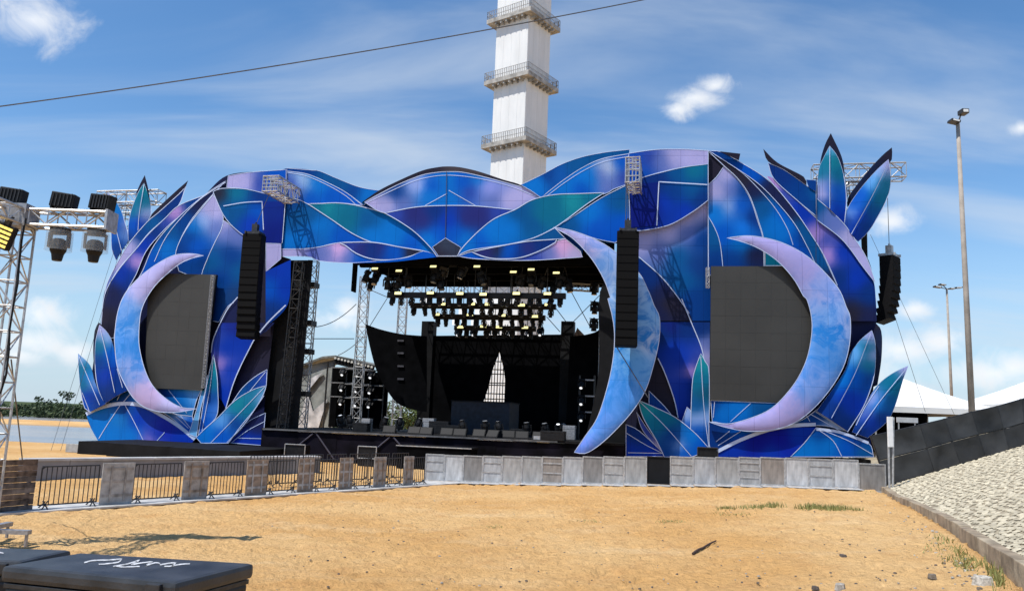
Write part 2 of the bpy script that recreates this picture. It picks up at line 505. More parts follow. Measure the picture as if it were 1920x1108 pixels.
# ---------------------------------------------------------------- wing beside the river
WING = wthing('stage_wing', 'blue printed stage wing nearest the river, carrying the smaller dark screen', 'stage wing', stg(-17, -1.2, 0), 'printed wings of the stage front')
lay = [0.0]
def P(fr, pts, cols, w, **k):
    lay[0] += ST
    return petal(fr, pts, cols, lay[0], w, **k)
bk_l = fp('1', [(990, 100), (850, 222), (740, 300), (650, 370), (560, 430), (420, 520), (310, 650), (240, 780), (215, 860), (195, 1040)]) + fp('2', [(185, 150), (165, 300), (130, 560), (110, 720), (130, 800), (180, 890), (480, 905), (1215, 925), (1235, 600), (1290, 150)]) + fp('1', [(1300, 1020), (1395, 625), (1332, 605), (1325, 520), (1362, 230), (1362, 70), (1210, 72)])
petal('px', bk_l, [(300, 500, 'N'), (480, 600, 'K'), (400, 800, 'N'), (300, 800, 'N')], 0.0, WING, line=False, thick=.9)
P('1', [(748, 130), (690, 180), (600, 262), (520, 340), (500, 375), (600, 300), (690, 215), (722, 192)], [(700, 180, 'K'), (540, 330, 'K')], WING, line=False, thick=.35)
P('1', [(735, 168), (690, 215), (560, 332), (490, 390), (380, 520), (300, 650), (240, 770), (222, 845), (300, 700), (420, 560), (500, 460), (600, 370), (690, 282), (722, 200)], [(700, 230, 'E'), (600, 310, 'E'), (520, 400, 'J'), (450, 480, 'D'), (385, 540, 'L'), (320, 630, 'L'), (250, 770, 'M')], WING)
P('1', [(850, 222), (690, 287), (600, 370), (500, 465), (420, 560), (300, 705), (222, 850), (200, 1040), (190, 1120), (280, 1120), (310, 960), (360, 830), (420, 720), (480, 580), (560, 480), (650, 390), (760, 310)], [(660, 325, 'P'), (600, 395, 'V'), (540, 440, 'E'), (470, 540, 'R'), (432, 650, 'P'), (350, 720, 'R'), (270, 850, 'N'), (230, 1000, 'K'), (250, 1100, 'K'), (780, 280, 'D'), (400, 740, 'E')], WING)
P('1', [(985, 132), (850, 222), (720, 330), (600, 450), (520, 560), (460, 700), (400, 800), (540, 700), (672, 600), (700, 500), (760, 390), (830, 300), (915, 205)], [(920, 175, 'N'), (820, 260, 'N'), (700, 400, 'D'), (610, 540, 'S'), (500, 650, 'B'), (560, 480, 'E'), (640, 430, 'J')], WING, veins=[[(985, 140), (820, 250), (690, 380), (600, 500), (535, 640)]])
P('1', [(905, 220), (830, 310), (760, 400), (700, 500), (668, 600), (690, 700), (840, 760), (880, 600), (930, 500), (968, 400), (962, 330), (940, 270)], [(905, 245, 'L'), (915, 330, 'L'), (880, 300, 'L'), (850, 390, 'W'), (910, 420, 'M'), (760, 480, 'D'), (800, 540, 'B'), (860, 650, 'D'), (700, 560, 'D'), (780, 430, 'S')], WING)
P('1', [(972, 380), (1040, 430), (1112, 482), (1092, 830), (1000, 920), (940, 1020), (875, 1010), (880, 830), (832, 740), (870, 620), (920, 510), (955, 440)], [(985, 400, 'L'), (1010, 450, 'M'), (1060, 500, 'M'), (1020, 600, 'D'), (900, 640, 'J'), (950, 750, 'D'), (1050, 850, (22, 58, 112)), (900, 1000, 'D'), (1080, 700, 'J')], WING)
P('1', [(1000, 100), (1110, 82), (1210, 72), (1365, 62), (1365, 232), (1250, 215), (1100, 182), (990, 172)], [(1050, 130, 'L'), (1120, 140, 'L'), (1190, 150, 'V'), (1300, 110, 'B'), (1320, 190, 'V')], WING, lw=1.6)
P('1', [(905, 200), (960, 180), (1100, 182), (1250, 215), (1362, 236), (1340, 522), (1225, 520), (1112, 482), (1030, 420), (972, 350), (930, 262)], [(940, 215, 'K'), (1050, 215, 'T'), (1000, 320, 'J'), (1060, 300, 'J'), (1150, 400, 'R'), (1190, 320, 'B'), (1280, 400, 'E'), (1200, 240, 'E'), (1300, 480, 'E')], WING)
P('1', [(1215, 262), (1352, 262), (1336, 526), (1225, 522)], [(1250, 300, (14, 40, 130)), (1300, 480, (12, 30, 120))], WING, line=False)
stroke('1', [(970, 290), (1100, 268), (1213, 262), (1222, 440)], 1.6, lay[0], WING)
P('1', [(1238, 524), (1332, 528), (1332, 622), (1238, 702)], [(1290, 570, 'L'), (1260, 660, 'L')], WING, lw=1.6)
P('1', [(1236, 702), (1395, 628), (1378, 900), (1262, 1030), (1236, 1034)], [(1300, 700, 'R'), (1340, 800, 'R'), (1260, 960, 'E'), (1270, 800, 'B')], WING, line=False)
P('1', [(1100, 838), (1040, 890), (960, 1010), (945, 1025), (1100, 1026), (1110, 1000)], [(1050, 950, 'N'), (1080, 880, 'N')], WING, line=False)
P('2', [(950, 152), (1292, 152), (1240, 205), (1160, 262), (1080, 420), (1030, 540), (985, 690), (960, 640), (930, 600), (905, 480), (893, 340), (905, 260)], [(1050, 165, (24, 40, 130)), (1000, 300, 'R'), (950, 420, 'P'), (930, 500, 'V'), (960, 600, 'R'), (1100, 260, 'R'), (1000, 450, 'R'), (1200, 180, 'N'), (930, 250, 'V')], WING, line=False)
stroke('2', [(1160, 262), (1080, 420), (1030, 540), (985, 690)], 1.8, lay[0], WING)
stroke('2', [(1060, -10), (1000, 60), (950, 152), (905, 260), (893, 340)], 1.8, lay[0] + .04, WING)
stroke('2', [(1362, 40), (1250, 150), (1160, 262)], 2.4, lay[0] + .06, WING)
P('2', [(1245, 445), (1170, 490), (1090, 560), (1020, 660), (1150, 590), (1240, 545)], [(1150, 520, 'D'), (1060, 600, 'J'), (1220, 480, 'V')], WING, veins=[[(1235, 460), (1120, 600)]])
P('2', [(1235, 718), (1130, 770), (1060, 845), (1000, 905), (1215, 922)], [(1150, 790, 'N'), (1100, 880, 'R'), (1200, 820, 'N'), (1190, 890, 'R')], WING, veins=[[(1232, 770), (1120, 830), (1020, 905)], [(1225, 880), (1060, 876)]])
P('2', [(560, 560), (830, 576), (800, 640), (770, 750), (640, 715), (520, 660)], [(700, 620, 'S'), (780, 600, 'C'), (600, 600, 'D'), (650, 690, 'J')], WING, veins=[[(625, 575), (740, 720)]])
P('2', [(385, 570), (300, 600), (215, 665), (330, 650), (460, 660), (620, 735), (795, 876), (775, 740), (620, 715), (480, 640)], [(330, 620, 'D'), (450, 640, 'S'), (600, 700, 'J'), (730, 790, 'B'), (700, 740, 'W')], WING, veins=[[(700, 735), (775, 830)], [(670, 740), (750, 815)], [(390, 590), (340, 650)], [(330, 580), (300, 640)]])
P('2', [(105, 726), (200, 682), (330, 656), (460, 668), (600, 740), (700, 805), (792, 884), (770, 908), (480, 905), (180, 892), (140, 820)], [(200, 780, 'S'), (320, 760, (24, 120, 200)), (280, 850, 'S'), (380, 860, 'S'), (430, 760, 'R'), (350, 700, 'D'), (600, 820, (24, 40, 170)), (515, 885, 'P'), (540, 860, 'R'), (690, 870, 'R')], WING, veins=[[(320, 670), (240, 790), (185, 880)], [(345, 660), (400, 760), (470, 900)], [(600, 840), (545, 900)]], line=False)
stroke('2', [(105, 726), (200, 684), (330, 660), (460, 674), (600, 745), (700, 810), (790, 884)], 6.5, lay[0], WING)
P('2', [(870, 480), (838, 560), (800, 700), (752, 850), (800, 870), (825, 700), (850, 600)], [(820, 640, 'C'), (780, 800, 'X'), (850, 540, 'T')], WING)
P('2', [(907, 350), (880, 470), (850, 620), (812, 860), (850, 820), (930, 730), (934, 560), (925, 450)], [(905, 420, 'G'), (895, 520, 'T'), (880, 640, 'D'), (850, 780, 'B'), (910, 700, 'B'), (920, 700, 'W')], WING, veins=[[(907, 370), (885, 560), (835, 830)]])
P('2', [(1240, 545), (1150, 575), (1040, 642), (940, 742), (860, 812), (798, 872), (830, 908), (1000, 908), (1080, 800), (1170, 690), (1222, 600)], [(1170, 600, 'T'), (1060, 670, 'G'), (960, 770, 'C'), (860, 850, 'S'), (1130, 690, 'T'), (1040, 790, 'D'), (960, 860, 'B'), (1200, 620, 'W')], WING, veins=[[(1232, 552), (1100, 690), (890, 906)], [(1225, 610), (1100, 790), (990, 906)]])
# upright leaves at the wing foot
def leaf(fr, pts, cols, off, label, ridge, veins, thick=.16, back_pts=None, loc=None, **k):
    o = petal(fr, pts, cols, off, None, name='leaf_cutout', thick=thick, ridge=ridge, veins=veins, **k)
    tag(o, label, 'leaf cutout', 'tall leaf cutouts on the stage front')
    if back_pts:
        petal(fr, back_pts, [(back_pts[0][0], back_pts[0][1], 'K'), (back_pts[2][0], back_pts[2][1], (30, 40, 70))], off - thick - .12, o, name='back_board', line=False, thick=.08)
    return o
leaf('2', [(55, 345), (130, 420), (160, 520), (200, 620), (228, 662), (130, 712), (98, 690), (75, 600), (60, 460)], [(62, 380, 'W'), (85, 440, 'T'), (80, 540, 'T'), (130, 500, 'S'), (150, 520, 'L'), (120, 620, 'R'), (180, 640, 'E'), (100, 680, 'B')], .75, 'pointed teal and blue leaf, outermost at the foot of the river-side wing', ((58, 360), (190, 670), .22, 22), [[(62, 365), (110, 480), (190, 668)], [(80, 590), (125, 705)]])
leaf('2', [(190, 165), (240, 215), (275, 290), (300, 420), (330, 500), (370, 575), (300, 610), (220, 662), (180, 560), (163, 440), (165, 280)], [(190, 190, 'L'), (190, 300, 'T'), (230, 250, 'W'), (190, 400, 'D'), (260, 350, 'B'), (240, 480, 'R'), (300, 520, 'E'), (220, 620, 'E')], .82, 'tall blue leaf rising against the dark outer edge of the river-side wing', ((195, 185), (290, 600), .25, 26), [[(195, 190), (240, 380), (285, 590)], [(300, 440), (335, 560)]], back_pts=[(185, 148), (160, 200), (150, 320), (158, 470), (200, 400), (215, 200)])
# leaves above the wing
leaf('1', [(240, 205), (310, 290), (352, 400), (372, 500), (330, 570), (295, 632), (268, 560), (262, 430), (235, 300)], [(245, 230, 'L'), (255, 290, 'T'), (290, 300, 'S'), (290, 400, 'B'), (345, 462, 'W'), (330, 440, 'D'), (300, 540, 'E'), (275, 500, 'B'), (350, 420, 'L')], -.5, 'slim blue leaf with lavender edge at upper left of the stage, left of its pair', ((242, 220), (325, 580), .25, 20), [[(242, 215), (285, 400), (328, 572)]])
leaf('1', [(470, 148), (432, 210), (390, 320), (372, 420), (372, 520), (440, 440), (512, 352), (500, 240)], [(470, 170, 'G'), (440, 240, 'T'), (405, 320, 'T'), (480, 260, 'T'), (475, 345, 'L'), (400, 420, 'B'), (440, 400, 'R'), (380, 480, 'E'), (500, 330, 'W')], -.25, 'teal leaf with black peaked tip at upper left of the stage', ((470, 160), (405, 490), .25, 22), [[(470, 155), (440, 340), (432, 445)]], back_pts=[(475, 96), (435, 175), (422, 240), (500, 360), (516, 345), (500, 200)])
# ---------------------------------------------------------------- header over the stage mouth
HEAD = wthing('stage_header', 'wavy blue printed header of crossing petals bridging the stage mouth', 'stage header', stg(0, -.6, 12))
lay[0] = 0.05
hb = fp('3', [(-250, 100), (-208, 86), (-48, 99), (130, 160), (250, 205), (370, 227), (500, 162), (640, 102), (740, 80), (800, 75), (880, 80), (1000, 107), (1150, 157), (1265, 192), (1400, 125), (1520, 60), (1650, 18), (1800, -10), (1950, -30), (1950, 560), (1660, 560), (1650, 640), (1300, 665), (1000, 658), (870, 640), (745, 637), (600, 658), (450, 674), (200, 682), (0, 670), (-75, 642), (-245, 642), (-250, 400)])
petal('px', hb, [(700, 380, 'D'), (835, 420, 'E'), (1000, 380, 'D'), (1100, 330, 'J')], 0.0, HEAD, line=False, thick=.8)
P('3', [(-208, 86), (-48, 99), (0, 105), (130, 160), (250, 205), (372, 227), (275, 320), (172, 244), (62, 184), (-78, 124), (-208, 104)], [(-100, 105, 'D'), (60, 150, 'J'), (200, 230, 'D'), (300, 260, 'S'), (150, 190, 'J')], HEAD, lw=1.6)
P('3', [(-208, 104), (-78, 124), (62, 184), (172, 244), (268, 320), (120, 305), (-78, 309), (-208, 269)], [(-100, 165, (150, 180, 220)), (-180, 200, 'V'), (-150, 240, 'M'), (0, 200, 'S'), (60, 260, 'B'), (160, 280, 'B'), (-60, 280, 'B'), (-20, 150, 'S')], HEAD, veins=[[(-208, 112), (-78, 138), (62, 200), (165, 262), (225, 315)]])
P('3', [(-215, 265), (-120, 290), (-40, 335), (80, 415), (200, 495), (330, 552), (120, 555), (0, 580), (-90, 592), (-250, 594), (-245, 400)], [(-150, 400, 'J'), (-190, 300, 'D'), (0, 450, 'S'), (150, 520, 'B'), (-150, 560, 'S'), (-50, 520, (12, 92, 176)), (-60, 380, 'J')], HEAD)
P('3', [(-78, 309), (0, 308), (100, 304), (200, 314), (330, 345), (420, 375), (540, 435), (640, 520), (710, 590), (745, 636), (650, 606), (500, 581), (330, 552), (200, 494), (80, 413), (-40, 334)], [(100, 350, 'T'), (60, 330, 'G'), (180, 400, 'T'), (300, 420, 'J'), (330, 500, 'S'), (450, 500, 'S'), (600, 570, 'B'), (680, 600, 'S'), (-20, 320, 'T')], HEAD, lw=3)
P('3', [(-250, 594), (-90, 592), (0, 580), (120, 555), (160, 572), (230, 622), (330, 657), (450, 662), (200, 681), (0, 669), (-75, 642), (-245, 641)], [(-180, 606, 'L'), (-100, 602, 'L'), (110, 590, (214, 172, 226)), (60, 610, 'M'), (0, 620, 'M'), (-60, 620, 'V'), (250, 655, 'B'), (180, 640, 'M')], HEAD)
P('3', [(120, 553), (330, 552), (500, 581), (652, 606), (560, 642), (450, 662), (330, 657), (230, 622), (160, 572)], [(220, 575, 'V'), (250, 600, 'Q'), (330, 600, 'E'), (440, 610, 'B'), (480, 620, 'B'), (570, 615, 'K'), (380, 590, 'Q')], HEAD, lw=3.4)
P('3', [(440, 664), (560, 645), (650, 610), (745, 637), (740, 645), (600, 660), (450, 676), (200, 684)], [(500, 662, 'B'), (680, 630, 'B')], HEAD, line=False)
P('3', [(262, 302), (370, 227), (500, 162), (640, 102), (740, 80), (800, 75), (880, 80), (1000, 107), (1150, 157), (1265, 192), (1392, 264), (1300, 212), (1050, 142), (900, 110), (800, 106), (740, 110), (640, 128), (500, 182), (370, 247)], [(640, 110, 'K'), (900, 95, (70, 64, 70)), (1200, 175, 'K'), (400, 220, 'K')], HEAD, line=False, thick=.5)
P('3', [(280, 300), (370, 250), (500, 185), (640, 130), (740, 112), (800, 108), (900, 112), (1050, 145), (1200, 185), (1300, 215), (1392, 265), (1220, 347), (1000, 324), (800, 320), (600, 330), (408, 366)], [(330, 310, 'L'), (430, 310, 'L'), (520, 300, 'M'), (610, 190, (150, 170, 230)), (700, 200, 'B'), (690, 260, 'S'), (800, 150, 'S'), (800, 270, 'S'), (900, 170, 'B'), (940, 230, 'V'), (1060, 200, (140, 150, 225)), (1080, 290, 'M'), (1200, 290, 'L'), (1300, 260, 'L'), (480, 240, 'D'), (1000, 140, 'S')], HEAD, veins=[[(660, 322), (800, 245)], [(810, 225), (980, 322)], [(300, 300), (500, 205), (640, 152), (800, 130), (1000, 150), (1200, 200), (1370, 268)]])
P('3', [(408, 368), (600, 331), (800, 321), (1000, 325), (1222, 348), (1100, 410), (1000, 480), (900, 590), (880, 640), (735, 640), (700, 590), (600, 490), (500, 420)], [(470, 375, 'V'), (600, 370, 'Q'), (650, 410, 'Q'), (720, 360, 'E'), (750, 500, 'B'), (850, 500, 'B'), (800, 420, 'R'), (930, 400, 'Q'), (1000, 380, 'Q'), (1120, 370, 'V'), (690, 540, 'S'), (910, 540, 'S')], HEAD, lw=2.8)
stroke('3', [(797, 108), (794, 320), (790, 525)], 1.2, lay[0] + .02, HEAD, 'seam')
P('3', [(790, 525), (708, 582), (745, 637), (865, 637), (888, 585)], [(790, 580, (50, 62, 84)), (760, 620, 'K')], HEAD, lw=1.6)
P('4', [(-180, 292), (-44, 226), (76, 162), (206, 116), (350, 87), (505, 69), (505, 95), (330, 128), (200, 188), (80, 268), (-44, 370), (-60, 366), (-120, 325)], [(0, 230, 'D'), (150, 160, 'J'), (-80, 290, 'S'), (300, 105, 'J'), (60, 230, (14, 86, 170))], HEAD, lw=1.6)
P('4', [(-44, 366), (0, 330), (80, 268), (200, 188), (330, 128), (505, 95), (505, 282), (400, 320), (340, 350), (150, 350), (0, 372)], [(370, 180, (170, 184, 214)), (330, 230, 'M'), (250, 250, 'S'), (100, 310, 'S'), (360, 300, 'M'), (450, 150, 'B'), (470, 240, 'V'), (200, 320, 'B'), (180, 220, 'S')], HEAD, veins=[[(-20, 365), (90, 282), (210, 205), (340, 146), (500, 112)]])
P('4', [(500, 94), (600, 78), (700, 68), (850, 67), (1000, 76), (1000, 162), (850, 178), (700, 212), (580, 248), (500, 284)], [(560, 180, 'V'), (620, 120, 'V'), (900, 110, 'L'), (780, 110, 'L'), (700, 140, 'M'), (520, 150, 'B'), (950, 140, 'L'), (560, 230, 'B')], HEAD)
P('4', [(500, 288), (580, 248), (700, 214), (850, 180), (1000, 160), (1000, 388), (900, 462), (750, 545), (565, 580), (498, 562)], [(900, 200, 'T'), (800, 220, 'J'), (700, 270, 'E'), (900, 330, 'J'), (650, 420, (12, 30, 120)), (560, 400, (14, 30, 118)), (730, 400, 'R'), (780, 340, 'D'), (950, 380, 'E'), (850, 460, 'R')], HEAD)
P('4', [(505, 290), (690, 275), (676, 548), (500, 560)], [(580, 330, (12, 34, 120)), (600, 500, (12, 26, 116))], HEAD, line=False)
stroke('4', [(676, 548), (690, 272), (995, 290)], 2.0, lay[0], HEAD)
P('4', [(30, 560), (150, 490), (300, 390), (400, 335), (500, 287), (500, 562), (415, 655), (300, 632), (150, 585)], [(250, 480, 'S'), (120, 540, 'J'), (350, 600, 'B'), (450, 400, 'J'), (300, 560, (8, 80, 184)), (460, 540, 'B')], HEAD)
P('3', [(865, 636), (900, 582), (1000, 480), (1100, 402), (1230, 345), (1320, 292), (1400, 266), (1500, 250), (1620, 246), (1790, 240), (1680, 312), (1560, 402), (1472, 462), (1350, 522), (1200, 562), (1000, 592), (930, 606)], [(1600, 290, 'G'), (1700, 270, 'T'), (1450, 320, 'T'), (1400, 390, 'T'), (1350, 440, 'J'), (1200, 450, 'S'), (1000, 560, 'B'), (1100, 500, 'S'), (950, 570, 'S'), (1250, 370, 'J')], HEAD, lw=3)
P('3', [(1478, 462), (1350, 523), (1200, 563), (1100, 582), (1330, 545), (1545, 528)], [(1400, 520, 'J'), (1250, 555, 'D')], HEAD)
P('3', [(1545, 530), (1490, 545), (1380, 608), (1250, 650), (1100, 655), (1010, 638), (955, 612), (870, 640), (1000, 657), (1300, 666), (1652, 645), (1640, 610)], [(1530, 570, (206, 162, 214)), (1600, 620, 'L'), (1450, 610, 'M'), (1350, 648, 'V'), (1200, 660, 'V'), (1000, 650, 'B')], HEAD)
P('3', [(955, 612), (1100, 582), (1300, 547), (1490, 532), (1482, 552), (1380, 607), (1250, 650), (1100, 655), (1015, 637)], [(1050, 610, 'Q'), (1120, 600, 'K'), (1170, 615, 'B'), (1200, 600, 'B'), (1300, 590, 'Q'), (1400, 570, 'E'), (1250, 630, 'E')], HEAD, lw=3.4)

# ---------------------------------------------------------------- wing beside the embankment
WING2 = wthing('stage_wing', 'blue printed stage wing nearest the stone bank, carrying the larger dark screen', 'stage wing', stg(17, -1.2, 0), 'printed wings of the stage front')
lay[0] = 0.10
bk_r = [(1326, 284), (1352, 288), (1400, 315), (1440, 345), (1470, 368), (1500, 392), (1545, 400), (1585, 425), (1612, 462), (1632, 497), (1641, 560), (1643, 640), (1640, 700), (1632, 800), (1636, 856), (1173, 857), (1173, 800), (1192, 700), (1200, 600), (1200, 480), (1186, 435), (1300, 380)]
petal('px', bk_r, [(1330, 300, 'K'), (1600, 600, 'N'), (1250, 700, 'K'), (1400, 800, 'E')], 0.04, WING2, line=False, thick=.9)
P('4', [(565, 580), (750, 545), (900, 462), (1000, 388), (1002, 800), (1032, 1100), (1032, 1147), (895, 1147), (880, 1100), (800, 985), (700, 865), (555, 740)], [(600, 640, 'L'), (750, 600, 'L'), (860, 500, 'L'), (960, 420, 'L'), (700, 720, 'M'), (800, 750, 'J'), (880, 600, 'M'), (960, 640, 'D'), (950, 800, (14, 56, 124)), (850, 900, 'J'), (920, 1000, 'D'), (1000, 1100, 'D')], WING2, line=False)
stroke('4', [(565, 745), (700, 865), (800, 985), (880, 1100)], 1.8, lay[0] + .04, WING2)
P('4', [(555, 742), (700, 867), (800, 987), (880, 1102), (900, 1147), (680, 1147), (640, 1000), (600, 900), (540, 820)], [(590, 810, 'E'), (650, 900, 'E'), (700, 950, 'N'), (760, 1050, 'K'), (700, 1100, 'N')], WING2, line=False)
P('6', [(560, 122), (737, 122), (780, 200), (802, 290), (770, 380), (742, 560), (690, 650), (672, 620), (650, 520), (600, 380), (566, 310)], [(640, 150, (20, 36, 120)), (700, 160, 'E'), (640, 260, 'R'), (700, 320, 'R'), (745, 375, 'P'), (770, 330, 'V'), (720, 450, 'R'), (680, 560, 'R'), (600, 200, 'E')], WING2, line=False)
stroke('6', [(566, 310), (600, 380), (650, 520), (672, 620)], 1.8, lay[0], WING2)
P('6', [(740, 122), (838, 122), (836, 420), (812, 340), (792, 250)], [(790, 160, 'E'), (825, 250, 'M'), (815, 300, 'L')], WING2, line=False)
stroke('6', [(690, 0), (740, 122), (792, 250), (812, 340)], 1.8, lay[0], WING2)
P('4', [(1000, 115), (1060, 112), (1098, 172), (1060, 230), (1002, 286)], [(1040, 160, 'K'), (1020, 240, 'K')], WING2, line=False)
P('4', [(1098, 175), (1180, 250), (1260, 370), (1312, 520), (1345, 640), (1352, 860), (1300, 860), (1000, 860), (1000, 290), (1050, 245)], [(1110, 220, 'L'), (1070, 340, 'L'), (1030, 330, 'L'), (1140, 330, 'M'), (1140, 420, 'W'), (1040, 470, 'S'), (1100, 600, 'B'), (1220, 560, (20, 116, 222)), (1200, 640, 'S'), (1285, 500, 'E'), (1230, 330, 'D'), (1300, 740, 'N'), (1150, 760, 'D'), (1200, 420, 'B')], WING2)
P('4', [(1000, 490), (1040, 560), (1075, 660), (1098, 860), (1002, 860)], [(1030, 620, 'J'), (1060, 780, 'D')], WING2)
P('4', [(995, 74), (1100, 172), (1185, 250), (1262, 362), (1318, 520), (1350, 640), (1352, 800), (1560, 800), (1690, 800), (1650, 690), (1550, 520), (1450, 400), (1330, 272), (1200, 180), (1080, 108)], [(1130, 165, 'K'), (1230, 250, 'K'), (1300, 310, 'N'), (1350, 450, 'J'), (1420, 520, 'S'), (1450, 600, 'S'), (1560, 690, 'B'), (1480, 470, 'B'), (1600, 650, 'D'), (1380, 720, 'T'), (1400, 790, 'T')], WING2, veins=[[(1010, 80), (1200, 205), (1330, 330), (1430, 450), (1500, 570), (1535, 670)], [(1358, 640), (1358, 800)]])
P('5', [(120, 218), (215, 226), (350, 298), (552, 424), (700, 570), (830, 735), (935, 905), (1000, 1020), (1110, 1260), (1180, 1400), (1060, 1220), (960, 1120), (880, 960), (780, 780), (650, 620), (500, 470), (300, 332)], [(250, 270, 'D'), (450, 390, 'B'), (600, 520, 'N'), (720, 660, 'N'), (850, 860, 'J'), (960, 1050, 'J'), (1080, 1240, 'N')], WING2)
P('px', [(1437, 331), (1451, 335), (1490, 371), (1531, 409), (1580, 449), (1617, 495), (1637, 524), (1642, 560), (1644, 602), (1588, 602), (1585, 570), (1570, 535), (1555, 500), (1540, 470), (1525, 446), (1500, 408), (1470, 369)], [(1456, 341, 'P'), (1475, 358, 'V'), (1507, 397, 'R'), (1532, 444, 'P'), (1553, 478, 'P'), (1545, 450, 'V'), (1580, 474, 'R'), (1605, 522, 'R'), (1575, 520, 'E'), (1625, 596, 'N'), (1600, 590, 'K'), (1630, 550, 'E')], WING2, line=False)
stroke('px', [(1451, 335), (1490, 371), (1531, 409), (1580, 449), (1617, 495), (1637, 524)], 1.6, lay[0], WING2)
stroke('px', [(1437, 331), (1470, 369), (1500, 408), (1525, 446), (1540, 470), (1555, 500), (1570, 535)], 1.4, lay[0], WING2)
P('5', [(575, 310), (700, 365), (880, 490), (945, 532), (948, 722), (780, 582), (620, 432)], [(620, 370, 'E'), (700, 420, 'E'), (800, 500, 'D'), (880, 600, 'D'), (930, 560, 'J')], WING2)
P('5', [(538, 203), (575, 300), (700, 362), (870, 482), (850, 418), (650, 310)], [(600, 290, 'K'), (800, 420, 'K')], WING2, line=False, thick=.35)
P('5', [(870, 440), (945, 446), (945, 530), (890, 500)], [(920, 480, 'D')], WING2, line=False)
P('5', [(945, 580), (1050, 670), (1160, 780), (1220, 862), (1300, 982), (1352, 1085), (1400, 1230), (1310, 1115), (1150, 905), (950, 747)], [(975, 640, 'J'), (1040, 700, 'M'), (1100, 770, 'M'), (1200, 900, 'L'), (1320, 1060, 'L')], WING2)
stroke('px', [(1531, 330), (1531, 405), (1530, 470), (1530, 498)], 1.2, lay[0] + .05, WING2, 'seam')
P('5', [(200, 222), (362, 240), (350, 292), (260, 250)], [(300, 250, 'K')], WING2, line=False)
# foot of the wing
P('6', [(400, 655), (470, 690), (590, 800), (600, 822), (400, 822)], [(450, 720, 'E'), (420, 790, 'R'), (540, 810, 'R')], WING2, veins=[[(402, 700), (500, 760), (590, 805)], [(410, 802), (600, 806)]])
P('6', [(520, 480), (600, 560), (640, 610), (600, 600), (520, 560)], [(560, 540, 'D')], WING2)
P('6', [(455, 590), (520, 690), (630, 822), (590, 800), (490, 690)], [(520, 700, 'V'), (580, 780, 'L')], WING2, lw=1.6)
P('6', [(718, 565), (690, 645), (738, 700), (745, 600)], [(715, 610, 'W'), (720, 670, 'B')], WING2)
P('6', [(790, 285), (760, 370), (745, 450), (736, 690), (833, 778), (834, 400), (815, 330)], [(785, 330, 'G'), (780, 430, 'T'), (815, 500, (14, 80, 110)), (770, 560, 'J'), (765, 630, 'W'), (810, 625, 'W'), (780, 690, 'B'), (820, 720, 'D')], WING2, veins=[[(790, 300), (806, 560), (832, 775)]])
P('6', [(842, 530), (1200, 545), (1130, 600), (950, 650), (850, 640)], [(900, 590, 'S'), (1000, 580, 'S'), (1100, 570, 'J'), (860, 560, 'D')], WING2, veins=[[(1050, 545), (945, 640)], [(862, 535), (855, 620)]])
P('6', [(832, 640), (930, 668), (1100, 692), (1300, 640), (1420, 560), (1560, 690), (1400, 660), (1150, 690), (1000, 735), (870, 800), (836, 770)], [(900, 720, 'D'), (1000, 700, 'B'), (1200, 670, 'J'), (1400, 600, 'D'), (1480, 650, 'W'), (860, 700, 'E')], WING2, veins=[[(870, 745), (940, 690)], [(880, 765), (1000, 690)], [(1340, 605), (1360, 640)], [(1390, 590), (1550, 690)], [(1360, 600), (1520, 690)]])
P('6', [(878, 800), (1010, 735), (1150, 692), (1270, 672), (1392, 670), (1330, 750), (1258, 824), (878, 824)], [(950, 780, 'R'), (1100, 740, (14, 20, 140)), (1200, 720, (14, 22, 150)), (1300, 700, 'R'), (1150, 810, 'R')], WING2, line=False)
P('6', [(1392, 672), (1500, 690), (1662, 750), (1692, 824), (1258, 824), (1330, 752)], [(1350, 790, 'S'), (1450, 760, 'S'), (1430, 700, 'D'), (1560, 780, 'B'), (1640, 800, 'J'), (1600, 740, 'E')], WING2, veins=[[(1400, 680), (1480, 740), (1525, 820)], [(1420, 682), (1560, 740), (1685, 810)]])
stroke('6', [(876, 796), (1000, 735), (1130, 688), (1260, 662), (1390, 655)], 6.5, lay[0], WING2)
stroke('6', [(1392, 680), (1500, 692), (1600, 725), (1665, 752)], 5, lay[0], WING2)
P('6', [(463, 528), (560, 570), (660, 620), (760, 700), (832, 778), (740, 824), (600, 824), (560, 740), (490, 620)], [(510, 560, 'G'), (570, 640, 'T'), (620, 610, 'T'), (640, 720, 'D'), (740, 720, 'S'), (680, 770, 'W'), (700, 800, 'B'), (790, 770, 'B'), (610, 800, 'D')], WING2, veins=[[(470, 535), (600, 660), (740, 820)]])
leaf('6', [(1682, 166), (1620, 220), (1570, 290), (1545, 370), (1480, 470), (1395, 585), (1480, 640), (1557, 692), (1640, 560), (1690, 420), (1702, 300), (1697, 220)], [(1675, 190, 'L'), (1600, 280, 'C'), (1650, 260, 'T'), (1670, 340, 'T'), (1660, 430, 'D'), (1540, 420, 'S'), (1600, 420, 'B'), (1560, 520, 'R'), (1600, 560, 'R'), (1480, 580, 'E'), (1545, 660, 'E'), (1690, 300, 'L')], .85, 'broad blue leaf with teal tip at the foot of the wing, beside the large moon', ((1676, 185), (1475, 620), .3, 40), [[(1676, 182), (1590, 400), (1472, 622)]], back_pts=[(1706, 130), (1725, 150), (1736, 200), (1732, 320), (1712, 450), (1690, 460), (1690, 200)], lw=3)
